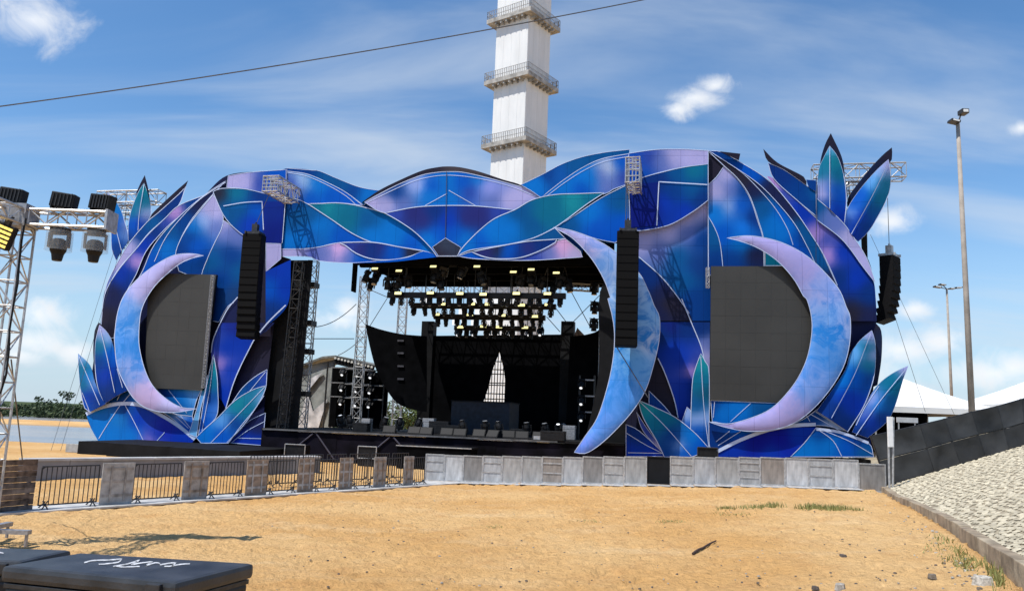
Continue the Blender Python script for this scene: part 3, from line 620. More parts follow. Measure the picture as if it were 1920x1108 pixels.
leaf('6', [(1872, 350), (1790, 390), (1715, 450), (1640, 560), (1580, 695), (1660, 725), (1760, 640), (1802, 560), (1842, 430)], [(1865, 365, 'L'), (1780, 430, 'T'), (1815, 480, 'T'), (1780, 540, 'J'), (1690, 530, 'L'), (1660, 600, 'M'), (1720, 560, 'S'), (1680, 640, 'R'), (1740, 620, 'E'), (1610, 690, 'E')], .7, 'pointed teal and lavender leaf reaching past the stage edge toward the white tent', ((1862, 362), (1600, 715), .28, 36), [[(1862, 364), (1720, 540), (1600, 712)], [(1720, 455), (1650, 560), (1600, 660)]])
leaf('5', [(1050, 182), (1000, 280), (965, 370), (948, 582), (1050, 665), (1162, 785), (1178, 600), (1162, 430), (1112, 270)], [(1050, 210, 'X'), (1020, 300, 'T'), (1080, 300, 'G'), (1110, 400, 'T'), (975, 400, 'T'), (985, 480, 'L'), (1000, 560, (190, 180, 226)), (1030, 470, 'M'), (1080, 520, 'B'), (1130, 600, 'B'), (1150, 720, 'R'), (1100, 640, 'R'), (1020, 610, 'D')], .35, 'tall teal leaf with black peaked tip at upper right of the stage', ((1050, 190), (1060, 700), .3, 26), [[(1050, 188), (1050, 662)]], back_pts=[(1058, 82), (1010, 180), (975, 325), (990, 500), (1150, 600), (1190, 570), (1165, 400), (1142, 265)], lw=2.6)
leaf('5', [(1502, 285), (1400, 380), (1280, 520), (1190, 660), (1162, 790), (1222, 866), (1268, 915), (1340, 845), (1422, 722), (1492, 580), (1518, 440)], [(1495, 340, 'L'), (1440, 390, 'W'), (1380, 460, 'C'), (1300, 560, 'B'), (1470, 470, 'T'), (1430, 580, 'T'), (1380, 680, 'J'), (1225, 690, 'W'), (1240, 640, 'B'), (1290, 720, 'R'), (1250, 820, 'R'), (1320, 800, 'D'), (1190, 770, 'E')], .3, 'teal and blue leaf leaning outward at upper right of the stage, ahead of the truss', ((1496, 300), (1218, 858), .3, 30), [[(1498, 315), (1380, 560), (1216, 858)]], back_pts=[(1528, 192), (1450, 258), (1330, 390), (1195, 570), (1185, 650), (1300, 560), (1500, 330), (1530, 260)], lw=2.6)

# ---------------------------------------------------------------- crescent moons
def moon(outer, inner, cols, off, label, mid, span):
    pts = outer + inner
    o = petal('px', pts, cols, off, None, name='crescent_moon', thick=.22, m=MOON, bulge=.13, grid=8, lw=2.6, wash=lambda v: max(0.0, min(1.0, 1.25 - abs(v.y - mid) / span)), back=BLACKB, sharp=70)
    return tag(o, label, 'crescent moon', 'crescent moons on the stage front')
moon(fp('1', [(845, 602), (760, 590), (660, 600), (560, 650), (460, 722), (380, 802), (330, 880), (300, 980), (285, 1100)]) + fp('2', [(285, 280), (300, 420), (340, 520), (400, 620), (470, 680), (570, 711), (680, 713), (802, 692)]),
     fp('2', [(700, 681), (600, 622), (520, 540), (470, 430), (440, 300), (438, 200)]) + fp('1', [(440, 1040), (450, 960), (480, 880), (540, 790), (620, 712), (700, 650), (780, 616)]),
     [(370, 480, 'L'), (310, 500, 'L'), (270, 540, (176, 174, 226)), (240, 600, (110, 160, 230)), (235, 650, (70, 140, 224)), (240, 690, (130, 160, 226)), (280, 740, (190, 170, 214)), (320, 765, (184, 180, 226)), (260, 600, (120, 170, 236))], 1.1, 'pale blue and lavender crescent moon framing the smaller screen', 640, 90)
moon(fp('4', [(1118, 625), (1240, 612), (1340, 622), (1450, 650), (1560, 700), (1660, 770), (1760, 870), (1830, 960), (1870, 1060)]) + fp('6', [(1570, 100), (1568, 220), (1540, 340), (1480, 450), (1390, 560), (1290, 640), (1180, 680), (1050, 691), (930, 672), (828, 640)]),
     fp('6', [(930, 652), (1050, 622), (1160, 570), (1250, 480), (1310, 390), (1350, 290), (1370, 170), (1365, 80), (1342, 0)]) + fp('4', [(1600, 990), (1550, 900), (1480, 812), (1400, 742), (1300, 682), (1200, 645)]),
     [(1390, 447, 'L'), (1450, 462, (164, 158, 216)), (1510, 500, (160, 156, 214)), (1550, 540, (150, 164, 222)), (1560, 600, (110, 160, 226)), (1550, 660, (86, 148, 222)), (1520, 710, (120, 156, 224)), (1470, 765, (168, 160, 216)), (1400, 800, (164, 158, 214)), (1580, 600, (160, 180, 232))], 1.15, 'large pale crescent moon beside the larger screen', 640, 120)
moon(fp('4', [(28, 558), (150, 582), (300, 640), (420, 716), (560, 840), (620, 950), (660, 1050)]) + fp('6', [(575, 100), (572, 220), (540, 360), (500, 480), (430, 590), (330, 700), (250, 770), (185, 806), (130, 800)]),
     fp('6', [(190, 712), (250, 620), (300, 470), (330, 330), (340, 200), (330, 100), (305, 0)]) + fp('4', [(385, 1000), (350, 900), (290, 790), (220, 700), (140, 622), (70, 582)]),
     [(1060, 432, 'L'), (1100, 460, (170, 172, 226)), (1140, 500, (150, 180, 232)), (1180, 550, (160, 196, 240)), (1210, 600, (130, 184, 240)), (1190, 680, (96, 164, 232)), (1160, 740, (80, 146, 228)), (1120, 800, (100, 150, 232)), (1090, 840, (110, 140, 230)), (1220, 640, (170, 196, 240))], 1.5, 'tall pale crescent moon at the edge of the stage mouth, behind a loudspeaker array', 640, 230)

# ---------------------------------------------------------------- video screens
SCREEN = mat('screen_face', (0.043, 0.043, 0.041), 0.55, var=0.10, nscale=0.4, spec=0.25)
def screen(c, off, label, cols, rows):
    C = [on_front(p[0], p[1], off) for p in c]
    o = wthing('video_screen', label, 'video screen', (C[2] + C[3]) / 2, 'dark video screens on the stage wings')
    def bil(a, b):
        return (C[0] * (1 - a) + C[1] * a) * (1 - b) + (C[3] * (1 - a) + C[2] * a) * b
    mb = MB(); k = [bil(a, b) - N * .02 for (a, b) in ((0, 0), (1, 0), (1, 1), (0, 1))]; kb = [p - N * .18 for p in k]
    mb.v = [tuple(p) for p in k + kb]; mb.f = [(3, 2, 1, 0), (4, 5, 6, 7), (0, 1, 5, 4), (1, 2, 6, 5), (2, 3, 7, 6), (3, 0, 4, 7)]
    put('housing', mb.mesh('housing', BLACKP), o)
    g = 0.0004
    for i in range(cols):
        for j in range(rows):
            a0, a1, b0, b1 = i / cols + g, (i + 1) / cols - g, j / rows + g, (j + 1) / rows - g
            dz = N * random.uniform(-.003, .003)
            q = [bil(a, b) + dz for (a, b) in ((a0, b0), (a1, b0), (a1, b1), (a0, b1))]; qb = [p - N * .03 for p in q]
            t = MB(); t.v = [tuple(p) for p in q + qb]; t.f = [(3, 2, 1, 0), (0, 1, 5, 4), (1, 2, 6, 5), (2, 3, 7, 6), (3, 0, 4, 7)]
            put('screen_tile', t.mesh('screen_tile', SCREEN), o)
    return o
sl = [fp('1', [(500, 712)])[0], fp('1', [(925, 722)])[0], fp('2', [(838, 575)])[0], fp('2', [(470, 562)])[0]]
screen(sl, .72, 'smaller dark grey video screen inside the crescent on the river side', 6, 8)
screen([(1333, 499), (1532, 499), (1532, 757), (1331, 750)], .80, 'larger dark grey video screen inside the crescent by the stone bank', 7, 8)
for (c, b_, lab) in ((((399, 517), (381, 727)), .9, 'slim silver truss strip along the edge of the smaller screen'), (((1327, 502), (1327, 540)), .7, 'short silver truss end at the top corner of the larger screen')):
    t = wthing('truss_upright', lab, 'truss', on_front(c[1][0], c[1][1], b_))
    truss_parts(on_front(*c[0], b_), on_front(*c[1], b_), .16, t, ALUD, r=.016)
# ================================================================ inside and around the stage
ONP = lambda q, o: on_plane(q.x, q.y, o)
BL = [(0, 0, (14, 14, 17))]
def blk(fr, pts, n, name, label, cat, thick=.12, c=(14, 14, 17), m=None, parent=None, grid=26):
    o = petal(fr, pts, [(pts[0][0], pts[0][1], c)], n, parent, name=name, line=False, thick=thick, m=m or BLACKC, back=BLACKC, place=ONP, grid=grid)
    return tag(o, label, cat) if parent is None else o
def Q7(x, y):
    return fp('7', [(x, y)])[0]
def lz(fr, x, y, n):
    p = fp(fr, [(x, y)])[0]
    return local(on_plane(p[0], p[1], n))
def sbox(mb, u0, u1, n0, n1, z0, z1):
    mb.box(stg((u0 + u1) / 2, (n0 + n1) / 2, (z0 + z1) / 2), (abs(u1 - u0), abs(n1 - n0), abs(z1 - z0)), ROTS); return mb
DECKZ = 1.75
uL = local(on_plane(500, 800, 0))[0]; uR = local(on_plane(1172, 800, 0))[0]
# deck
deck = wthing('stage_deck', 'black stage deck with dark skirting under the lighting rig', 'stage', stg(0, -5, 0))
DECKM = mat('deck_ply', (0.012, 0.0118, 0.0125), 0.7, var=0.35, nscale=2, spec=.1)
SKIRT = mat('skirt_cloth', (0.006, 0.005, 0.010), 0.85, var=0.6, nscale=0.9, spec=.08)
nb_ = 9
for i in range(nb_):
    a = uL + (uR - uL) * i / nb_; b = uL + (uR - uL) * (i + 1) / nb_
    put('deck_board', sbox(MB(), a + .001, b - .001, -13.5, .6, DECKZ - .12, DECKZ).mesh('deck_board', DECKM), deck)
    put('skirt_panel', sbox(MB(), a - .02, b + .02, .40 + .02 * (i % 2), .48 + .02 * (i % 2), 0.02, DECKZ - .13).mesh('skirt_panel', SKIRT), deck)
EDGE = mat('deck_edge', (0.14, 0.14, 0.145), 0.45, 0.4, var=0.3, nscale=2)
put('edge_trim', sbox(MB(), uL + .1, uR - 3.5, .60, .64, DECKZ - .10, DECKZ - .02).mesh('edge_trim', EDGE), deck)
for (a, b) in ((1.5, 3.2), (4.6, 3.4), (6.2, 7.8), (9.4, 8.0)):
    put('brace', MB().tube(stg(uL + a, .55, .15), stg(uL + b, .55, DECKZ - .2), .05, n=6).mesh('brace', mat('dull_brace', (0.05, 0.045, 0.065), 0.6, var=0.2)), deck)
th = wthing('thrust_platform', 'low black platform standing in front of the stage deck', 'platform', stg(0, 2.2, 0))
a = lz('px', 742, 850, 2.4)[0]; b = lz('px', 884, 850, 2.4)[0]
put('platform_top', sbox(MB(), a, b, .9, 2.4, 1.12, 1.22).mesh('platform_top', BLACKB), th)
put('platform_skirt', sbox(MB(), a + .04, b - .04, 1.0, 2.36, .02, 1.115).mesh('platform_skirt', BLACKC), th)
put('platform_trim', sbox(MB(), a, b, 2.405, 2.43, 1.17, 1.215).mesh('platform_trim', STEEL), th)
# roof
ROOFZ = local(on_front(835, 484, 0))[2] + .1
ua = lz('px', 664, 500, -.9)[0]; ub = lz('px', 1150, 500, -.9)[0]
rf = wthing('stage_roof', 'black cloth-lined stage roof above the lighting rig', 'stage roof', stg(0, -5, ROOFZ))
put('ceiling_cloth', sbox(MB(), ua, ub, -9.6, -.85, ROOFZ, ROOFZ + .35).mesh('ceiling_cloth', BLACKC), rf)
put('valance', sbox(MB(), ua - .05, ub + .05, -.84, -.78, ROOFZ - .35, ROOFZ + .9).mesh('valance', BLACKC), rf)
put('side_cloth', sbox(MB(), ua - .1, ua - .02, -1.5, -.9, ROOFZ - 1.9, ROOFZ + .3).mesh('side_cloth', BLACKC), rf)
for i in range(4):
    nn = -1.6 - 2.3 * i
    put('roof_beam', sbox(MB(), ua + .1, ub - .1, nn - .15, nn + .15, ROOFZ - .32, ROOFZ - .02).mesh('roof_beam', BLACKC), rf)
# returns either side of the mouth
o = petal('px', [(532, 488), (587, 488), (556, 834), (556, 856), (480, 858), (484, 700), (500, 592)], [(550, 600, (30, 30, 34)), (520, 800, (16, 16, 18))], -.35, None, name='return_wall', line=False, thick=1.2, m=BLACKB)
tag(o, 'tall black return wall at the river side of the stage mouth', 'stage wall')
o = petal('px', [(1126, 545), (1176, 480), (1200, 700), (1174, 857), (1090, 857), (1122, 700)], [(1150, 600, (20, 20, 24))], -.45, None, name='return_wall', line=False, thick=1.2, m=BLACKB)
tag(o, 'black return wall at the far side of the stage mouth, behind the tall moon', 'stage wall')
for (pa, pb, n, w, m_, lab) in (((562, 492), (524, 850), -.2, .5, DARKS, 'dark truss upright in front of the black return wall'),
                               ((592, 490), (563, 822), -1.9, .55, ALU, 'silver truss tower at the river side of the stage mouth'),
                               ((681, 520), (667, 790), -9.0, .62, ALU, 'silver truss tower at the back corner of the roof, behind the fixture racks'),
                               ((760, 560), (742, 800), -13.0, .6, ALU, 'far silver truss tower behind the curved black banner'),
                               ((725, 700), (716, 800), -14.5, .5, ALUD, 'short truss leg behind the stage, beside the fixture racks'),
                               ((1123, 545), (1128, 840), -6.2, .5, ALUD, 'dull truss tower at the far side of the stage mouth')):
    p = on_plane(*pb, n); q = on_plane(*pa, n)
    zb = 0.02 if n < -13.4 or n > -.9 else DECKZ + .01
    p = Vector((p.x, p.y, zb)) if n != -.2 else p
    q = Vector((p.x, p.y, q.z)) if n != -.2 else q
    t = wthing('truss_tower', lab, 'truss tower', p, 'truss towers round the stage mouth'); truss_parts(p, q, w, t, m_, r=.035)
    for zf in (.2, .45, .62, .85):
        if m_ is ALU and n > -2:
            put('clamp', MB().box(p.lerp(q, zf) + N * .1, (.75, .75, .3), ROTS).mesh('clamp', DARKS), t)
tr = wthing('cross_truss', 'silver cross truss running right from the roof corner to the far tower', 'truss', on_plane(1100, 540, -6.0))
truss_parts(on_plane(1060, 537, -6.0), on_plane(1122, 541, -6.0), .42, tr, ALU, r=.03)
tr = wthing('cross_truss', 'silver lattice truss behind the fixture rows under the roof', 'truss', on_plane(915, 545, -10.4))
p = on_plane(772, 543, -10.4); q = on_plane(1050, 547, -10.4); q.z = p.z
truss_parts(p, q, .75, tr, ALU, r=.045)
# back wall with the sail-shaped gap
bw = blk('7', [(775, 478), (1560, 470), (1560, 1060), (1206, 1060), (1206, 972), (1219, 800), (1215, 690), (1188, 570), (1150, 670), (1125, 770), (1092, 865), (1076, 920), (1080, 970), (1080, 1060), (775, 1060)], -12, 'back_wall', 'flat black back wall of the stage with a sail-shaped gap', 'stage wall', c=(12, 14, 20))
for x in (795, 1575):
    u, n, z = lz('7', x, 400, -12.2)
    put('wall_post', sbox(MB(), u - .45, u + .45, -12.6, -11.8, DECKZ, z).mesh('wall_post', BLACKB), bw)
sc_ = wthing('scaffold', 'dark scaffold grid standing inside the sail-shaped gap', 'scaffold', on_plane(930, 800, -12.7))
for x in (1085, 1102, 1118, 1134, 1150, 1166, 1182, 1198, 1212):
    a = lz('7', x, 975, -12.7); put('scaffold_pole', MB().tube(stg(a[0], -12.7, DECKZ), stg(a[0], -12.7, 9.5), .035, n=5).mesh('scaffold_pole', DARKS), sc_)
for y in (620, 665, 690, 740, 752, 800, 830, 880, 900, 940):
    a = lz('7', 1070, y, -12.7); b = lz('7', 1225, y, -12.7); put('scaffold_rail', MB().tube(stg(a[0], -12.7, a[2]), stg(b[0], -12.7, a[2]), .04, n=5).mesh('scaffold_rail', DARKS), sc_)
# banners either side
blk('7', [(435, 412), (520, 442), (640, 468), (780, 480), (780, 905), (715, 895), (620, 860), (560, 790), (500, 680), (460, 540)], -8.0, 'curved_banner', 'black banner curved like a boat hull, left of the back wall', 'banner')
ft = bpy.data.objects['curved_banner']
for y in (505, 575, 648, 720):
    p = lz('7', 632, y, -7.9); put('fixing_strap', sbox(MB(), p[0] - .22, p[0] + .22, -7.98, -7.9, p[2] - .06, p[2] + .06).mesh('fixing_strap', mat('strap_grey', (0.06, 0.06, 0.075), 0.5, var=.2)), ft)
blk('7', [(1585, 480), (1680, 470), (1757, 432), (1800, 300), (1860, 300), (1860, 1090), (1555, 1090)], -7.5, 'stage_drape', 'black side drape between the back wall and the tall moon', 'drape')
blk('7', [(1625, 432), (1605, 480), (1665, 474)], -11.5, 'gable_flap', 'small brown-black flap peeking over the side drape', 'drape', c=(60, 50, 44), m=VINYL)
# drum riser
u0 = lz('7', 912, 1000, -5)[0]; u1 = lz('7', 1240, 1000, -5)[0]
rs = wthing('stage_riser', 'low blue-black riser in the middle of the deck', 'riser', stg((u0 + u1) / 2, -5, DECKZ))
put('riser_box', sbox(MB(), u0, u1, -8, -5, DECKZ + .01, DECKZ + 2.0).mesh('riser_box', mat('riser_cloth', (0.012, 0.016, 0.026), .7, var=.3)), rs)
put('riser_lip', sbox(MB(), u0 - .05, u1 + .05, -8.02, -4.94, DECKZ + 2.005, DECKZ + 2.06).mesh('riser_lip', BLACKB), rs)

ORDN = ['first', 'second', 'third', 'fourth', 'fifth', 'sixth', 'seventh', 'eighth', 'ninth', 'tenth', 'eleventh', 'twelfth', 'thirteenth', 'fourteenth', 'fifteenth', 'sixteenth', 'seventeenth', 'eighteenth', 'nineteenth', 'twentieth', 'twenty-first', 'twenty-second']
def ordered(group, fmt):
    m_ = [o for o in COL.objects if o.get('group') == group]
    m_.sort(key=lambda o: (Vector(o.location) - CAM).x / (Vector(o.location) - CAM).y)
    for k, o in enumerate(m_):
        o['label'] = fmt % ORDN[k]
# ---------------------------------------------------------------- moving heads, lamps and rows of the roof rig
MH_BASE = MB().box((0, 0, -.10), (.42, .34, .18)).box((0, 0, .03), (.10, .10, .12)).mesh('base', BLACKP, bev=.02)
MH_YOKE = MB().box((-.24, 0, -.36), (.06, .16, .44)).box((.24, 0, -.36), (.06, .16, .44)).box((0, 0, -.20), (.5, .18, .05)).mesh('yoke', BLACKP)
MH_HEAD = MB().lathe([(.12, -.22), (.17, -.30), (.19, -.45), (.16, -.62), (.18, -.72), (.17, -.74)], n=12).mesh('head', BLACKP, smooth=False)
MH_LENS = MB().lathe([(.145, -.742), (.145, -.752)], n=12).mesh('lens', mat('lens_glass', (0.35, 0.37, 0.40), 0.12, 0.2, var=.1, spec=.8))
MH_LIT = MB().lathe([(.10, -.742), (.10, -.758)], n=12).mesh('lens', LAMPW)
def moving_head(p, label, group, tilt=(0, 0, 0), s=1.0, lit=False):
    o = thing('moving_head_light', label, 'stage light', tuple(p), (tilt[0], tilt[1], tilt[2] - YAW), group, (s, s, s))
    put('base', MH_BASE, o); put('yoke', MH_YOKE, o)
    h = put('head', MH_HEAD, o); put('lens', MH_LIT if lit else MH_LENS, h)
    return o
BL_BODY = MB().box((0, 0, 0), (.50, .22, .24)).box((0, .06, .24), (.08, .08, .16)).mesh('housing', BLACKP, bev=.02)
BL_FACE = MB().box((0, -.125, 0), (.42, .02, .16)).mesh('lamp_face', LAMPY)
ST_FACE = MB().box((0, -.125, 0), (.5, .02, .27)).mesh('lamp_face', LAMPW)
def blinder(p, label, group, s=1.0, white=False, sx=1.0, sz=1.0, tilt=-.35, name='blinder_light'):
    o = thing(name, label, 'stage light', tuple(p), (tilt, 0, -YAW), group, (s * sx, s, s * sz))
    put('housing', BL_BODY, o); put('lamp_face', ST_FACE if white else BL_FACE, o)
    return o
ROWS = [(252, 560, 1560, -2.2, [630, 810, 975, 1105, 1290, 1463], 'widest'), (312, 690, 1505, -4.2, [875, 1040, 1133, 1318, 1467], 'second widest'),
        (374, 820, 1445, -6.2, [843, 1030, 1210, 1393], 'third widest'), (436, 935, 1392, -8.2, [977, 1105, 1193, 1337], 'narrowest')]
for ri, (y, x0, x1, n, lamps, nm) in enumerate(ROWS):
    a = lz('7', x0, y, n); b = lz('7', x1, y, n); z = (a[2] + b[2]) / 2
    rw = wthing('rig_beam', 'black rig beam carrying the %s row of lights under the stage roof' % nm, 'rig beam', stg((a[0] + b[0]) / 2, n, z), 'beams of the roof lighting rig')
    put('beam', sbox(MB(), a[0], b[0], n - .2, n + .12, z - .16, z + .16).mesh('beam', BLACKP), rw)
    put('cable_tray', sbox(MB(), a[0] + .1, b[0] - .1, n - .35, n - .22, z + .02, z + .2).mesh('cable_tray', DARKS), rw)
    for k in range(5):
        uu = a[0] + (b[0] - a[0]) * (k + .5) / 5
        put('hanger', MB().tube(stg(uu, n, z + .15), stg(uu, n, ROOFZ - .01 if n > -9.4 else ROOFZ + 1), .03, n=5).mesh('hanger', DARKS), rw)
    cnt = int((b[0] - a[0]) / .60)
    for k in range(cnt):
        uu = a[0] + (b[0] - a[0]) * (k + .5 + random.uniform(-.18, .18)) / cnt
        moving_head(stg(uu, n + random.uniform(-.15, .1), z - .16), 'black moving head light hanging from the %s rig beam' % nm, 'moving heads under the %s beam' % nm, (random.uniform(-.3, .3), random.uniform(-.25, .25), random.uniform(-1, 1)), .66)
    for x in lamps:
        uu = lz('7', x, y, n)[0]
        blinder(stg(uu, n + .28, z + .02 + random.uniform(-.04, .04)), 'glowing yellow blinder lamp on the %s rig beam' % nm, 'blinders on the %s beam' % nm, 1.0, tilt=-.3 + random.uniform(-.15, .15))
for x in (1047, 1123, 1170, 1257, 1358, 960, 1420):
    u, n, z = lz('7', x, 482, -9.2)
    moving_head(stg(u, n, z + .55), 'black moving head with a bright white lens, lowest under the roof rig', 'lit moving heads below the narrowest beam', (-.7, 0, 0), .9, True)
for (x, y, n, sx, sz) in ((768, 280, -5.2, 1.0, 1.1), (862, 282, -5.2, .8, 1.1), (1050, 286, -5.2, 1.5, 1.2), (1213, 286, -5.2, .5, 1.3), (1172, 285, -5.2, .4, 1.2), (1093, 342, -7.2, 2.0, 1.6), (980, 342, -7.2, .9, 1.4), (1208, 344, -7.2, .5, 1.5), (1158, 404, -9.0, 1.1, 1.7), (1045, 404, -9.0, .7, 1.7), (990, 404, -9.0, .7, 1.6), (935, 402, -9.0, .5, 1.5), (1100, 404, -9.0, .4, 1.7)):
    u, n, z = lz('7', x, y, n)
    blinder(stg(u, n, z), 'bright white strobe panel between the rows of the roof rig', 'white strobe panels in the roof rig', 1.0, True, sx, sz, 0.0, 'strobe_panel')
for (x, y, n) in ((490, 108, -1.2), (625, 120, -1.6), (818, 96, -1.4), (927, 74, -1.2), (1063, 96, -1.4), (1267, 127, -1.9), (1367, 113, -1.4), (1508, 132, -1.9)):
    u, n, z = lz('7', x, y, n)
    o = blinder(stg(u, n, min(z, ROOFZ - .25)), 'glowing yellow lamp set close under the front of the stage roof', 'yellow lamps under the roof front', .9, tilt=-.6)
for (x, y, n) in ((830, 150, -1.6), (880, 125, -1.6), (990, 125, -1.6), (1085, 160, -1.6), (1110, 185, -1.8), (850, 190, -1.8), (450, 150, -2.4), (500, 165, -2.4), (560, 185, -2.4), (620, 190, -2.4), (670, 175, -2.4), (470, 195, -3), (590, 225, -3), (1310, 170, -2.4), (1370, 165, -2.4), (1440, 185, -2.4), (1540, 180, -2.4), (1570, 200, -2.4), (1500, 210, -3)):
    u, n, z = lz('7', x, y, n)
    o = moving_head(stg(u, n, min(z + .4, ROOFZ - .1)), 'black moving head light tucked close up under the roof cloth', 'moving heads close under the roof', (random.uniform(-.4, .4), random.uniform(-.3, .3), random.uniform(-1, 1)), 1.05)
    put('drop_pipe', MB().tube((0, 0, 0), (0, 0, 1.0), .025, n=5).mesh('drop_pipe', DARKS), o)
for (x, y) in ((1720, 218), (1722, 325), (1718, 420)):
    u, n, z = lz('7', x, y, -5.8)
    o = moving_head(stg(u, n, z + .4), 'black moving head light on an outrigger at the far side of the stage mouth', 'moving heads on outriggers', (0, 0, .5), 1.0)
    put('outrigger', MB().tube((-.3, 0, .02), (1.0, 0, .02), .03, n=5).mesh('outrigger', DARKS), o)
# fixture racks beside the stage
for i, (x, y0, y1, labs) in enumerate(((318, 655, 1000, 'leftmost'), (400, 675, 1000, 'middle'), (475, 680, 1000, 'rightmost'))):
    n = -10.5 + .3 * i
    p = lz('7', x, y0, n)
    rk = wthing('light_rack', '%s of three black fixture racks beside the pale backstage shelter' % labs, 'light rack', stg(p[0], n, DECKZ), 'fixture racks beside the stage')
    put('rack_board', sbox(MB(), p[0] - 1.05, p[0] + 1.05, n - .5, n - .4, DECKZ + .01, p[2]).mesh('rack_board', BLACKC), rk)
    for k in (-1, 1):
        put('rack_post', MB().tube(stg(p[0] + k * .9, n, DECKZ), stg(p[0] + k * .9, n, p[2] + .1), .05, n=6).mesh('rack_post', DARKS), rk)
    for y in (705, 790, 868):
        q = lz('7', x - (y - 705) * .06, y + i * 8, n + .25)
        moving_head(stg(q[0], n + .25, q[2] + .55), 'moving head with a lit white lens on the %s fixture rack' % labs, 'lit moving heads on the %s rack' % labs, (-.8, 0, 0), .95, True)
        put('rack_shelf', sbox(MB(), p[0] - .9, p[0] + .9, n - .05, n + .3, q[2] + .56, q[2] + .64).mesh('rack_shelf', ALUD), rk)
rk = wthing('light_rack', 'black fixture rack against the side drape, near the tall moon', 'light rack', stg(lz('7', 1680, 800, -4.5)[0], -4.5, DECKZ))
for k in (1640, 1722):
    p = lz('7', k, 700, -4.5)
    put('rack_post', MB().tube(stg(p[0], -4.5, DECKZ), stg(p[0], -4.5, p[2]), .05, n=6).mesh('rack_post', DARKS), rk)
for y in (725, 815, 905):
    p = lz('7', 1640, y, -4.5); q = lz('7', 1722, y, -4.5)
    put('rack_shelf', sbox(MB(), p[0], q[0], -4.6, -4.35, p[2] - .04, p[2] + .04).mesh('rack_shelf', ALUD), rk)
    moving_head(stg((p[0] + q[0]) / 2 - .3, -4.4, p[2] - .04), 'moving head with a lit white lens on the rack near the tall moon', 'lit moving heads on the rack near the moon', (-.8, 0, 0), .9, True)
# backstage shelter
TARP = mat('grey_tarp', (0.30, 0.32, 0.31), 0.55, var=.35, nscale=1.1, bump=.4, bscale=2)
FLY = mat('pale_tarp', (0.62, 0.61, 0.63), 0.45, var=.3, nscale=1.5, bump=.5, bscale=2)
sh = wthing('backstage_shelter', 'grey tarpaulin shelter with curved roof and loose pale sheet behind the stage', 'shelter', stg(lz('7', 180, 900, -15)[0], -15, 0))
blk('7', [(85, 650), (262, 612), (248, 1040), (20, 1060)], -15, 'tarp_wall', '', '', m=TARP, parent=sh)
blk('7', [(196, 682), (120, 730), (90, 860), (40, 1040), (160, 1030), (215, 850), (222, 830), (140, 900), (110, 790)], -14.8, 'loose_sheet', '', '', m=FLY, parent=sh)
p0 = [on_plane(*Q7(x, y), -15.2) for (x, y) in ((70, 655), (140, 628), (210, 602), (280, 596), (390, 618), (500, 650))]
mb = MB()
for p, q in zip(p0[:-1], p0[1:]):
    mb.box((p + q) / 2 - N * 1.5, ((q - p).length + .02, 4.0, .16), Matrix.Rotation(-YAW, 3, 'Z') @ Matrix.Rotation(-math.asin((q.z - p.z) / (q - p).length), 3, 'Y'))
put('shelter_roof', mb.mesh('shelter_roof', mat('shelter_roof', (.20, .20, .18), .6, var=.3)), sh)
bulb = MB().box((0, 0, 0), (.16, .1, .16)).mesh('bulb', mat('bulb_white', (.7, .68, .62), .4))
put('fascia', MB().box((p0[3] + p0[5]) / 2 + N * .6 - Vector((0, 0, .28)), ((p0[5] - p0[3]).length, .1, .6), Matrix.Rotation(-YAW, 3, 'Z') @ Matrix.Rotation(-math.asin((p0[5].z - p0[3].z) / (p0[5] - p0[3]).length), 3, 'Y')).mesh('fascia', BLACKB), sh)
for k in range(12):
    put('bulb', bulb, sh, p0[3].lerp(p0[5], (k + .5) / 12) + N * .72 - Vector((0, 0, .12)), (0, 0, -YAW))
for x in (225, 262):
    p = lz('7', x, 620, -14.6); put('shelter_post', MB().tube(stg(p[0], -14.6, 0), stg(p[0], -14.6, p[2]), .07, n=6).mesh('shelter_post', DARKS), sh)

# ---------------------------------------------------------------- gear along the deck front
WEDGE = MB(); WEDGE.v = [(-.36, -.28, 0), (.36, -.28, 0), (.36, .28, 0), (-.36, .28, 0), (-.36, .02, .42), (.36, .02, .42), (.36, .26, .38), (-.36, .26, .38)]
WEDGE.f = [(0, 3, 2, 1), (0, 1, 5, 4), (4, 5, 6, 7), (1, 2, 6, 5), (2, 3, 7, 6), (3, 0, 4, 7)]
WEDGE = WEDGE.mesh('cabinet', BLACKB)
WGR = MB().quad((-.32, -.255, .05), (.32, -.255, .05), (.32, .0, .385), (-.32, .0, .385)).mesh('grille', mat('grille_mesh', (.010, .010, .011), .7, .0, var=.3, nscale=60))
for i, x in enumerate((560, 690, 770, 875, 960, 1060, 1150, 1225, 1310, 1400)):
    u, n, z = lz('7', x, 1050, .1)
    o = thing('stage_monitor', 'black wedge monitor speaker on the front edge of the deck', 'speaker', tuple(stg(u, -.1 - .4 * (i % 2), DECKZ + .002)), (0, 0, -YAW + random.uniform(-.3, .3)), 'wedge monitors along the deck edge')
    put('cabinet', WEDGE, o); g_ = put('grille', WGR, o); g_.location = (0, -.012, .01)
for i, (x, n) in enumerate(((300, -2.0), (350, -2.6), (530, -1.5), (620, -2.2), (990, -.6), (1110, -.8), (1190, -1.4), (1345, -1.0), (1450, -1.4), (1520, -2.4), (1530, -3.4), (720, -3.0))):
    u = lz('7', x, 1040, n)[0]
    o = moving_head(stg(u, n, DECKZ + .19), 'moving head light standing upright on the deck floor', 'floor lights on the deck', (0, 0, random.uniform(-1, 1)), .95, i % 3 == 0)
    o.rotation_euler = (math.pi + random.uniform(-.3, .3), random.uniform(-.3, .3), random.uniform(-1, 1)); o.location.z = DECKZ + .19
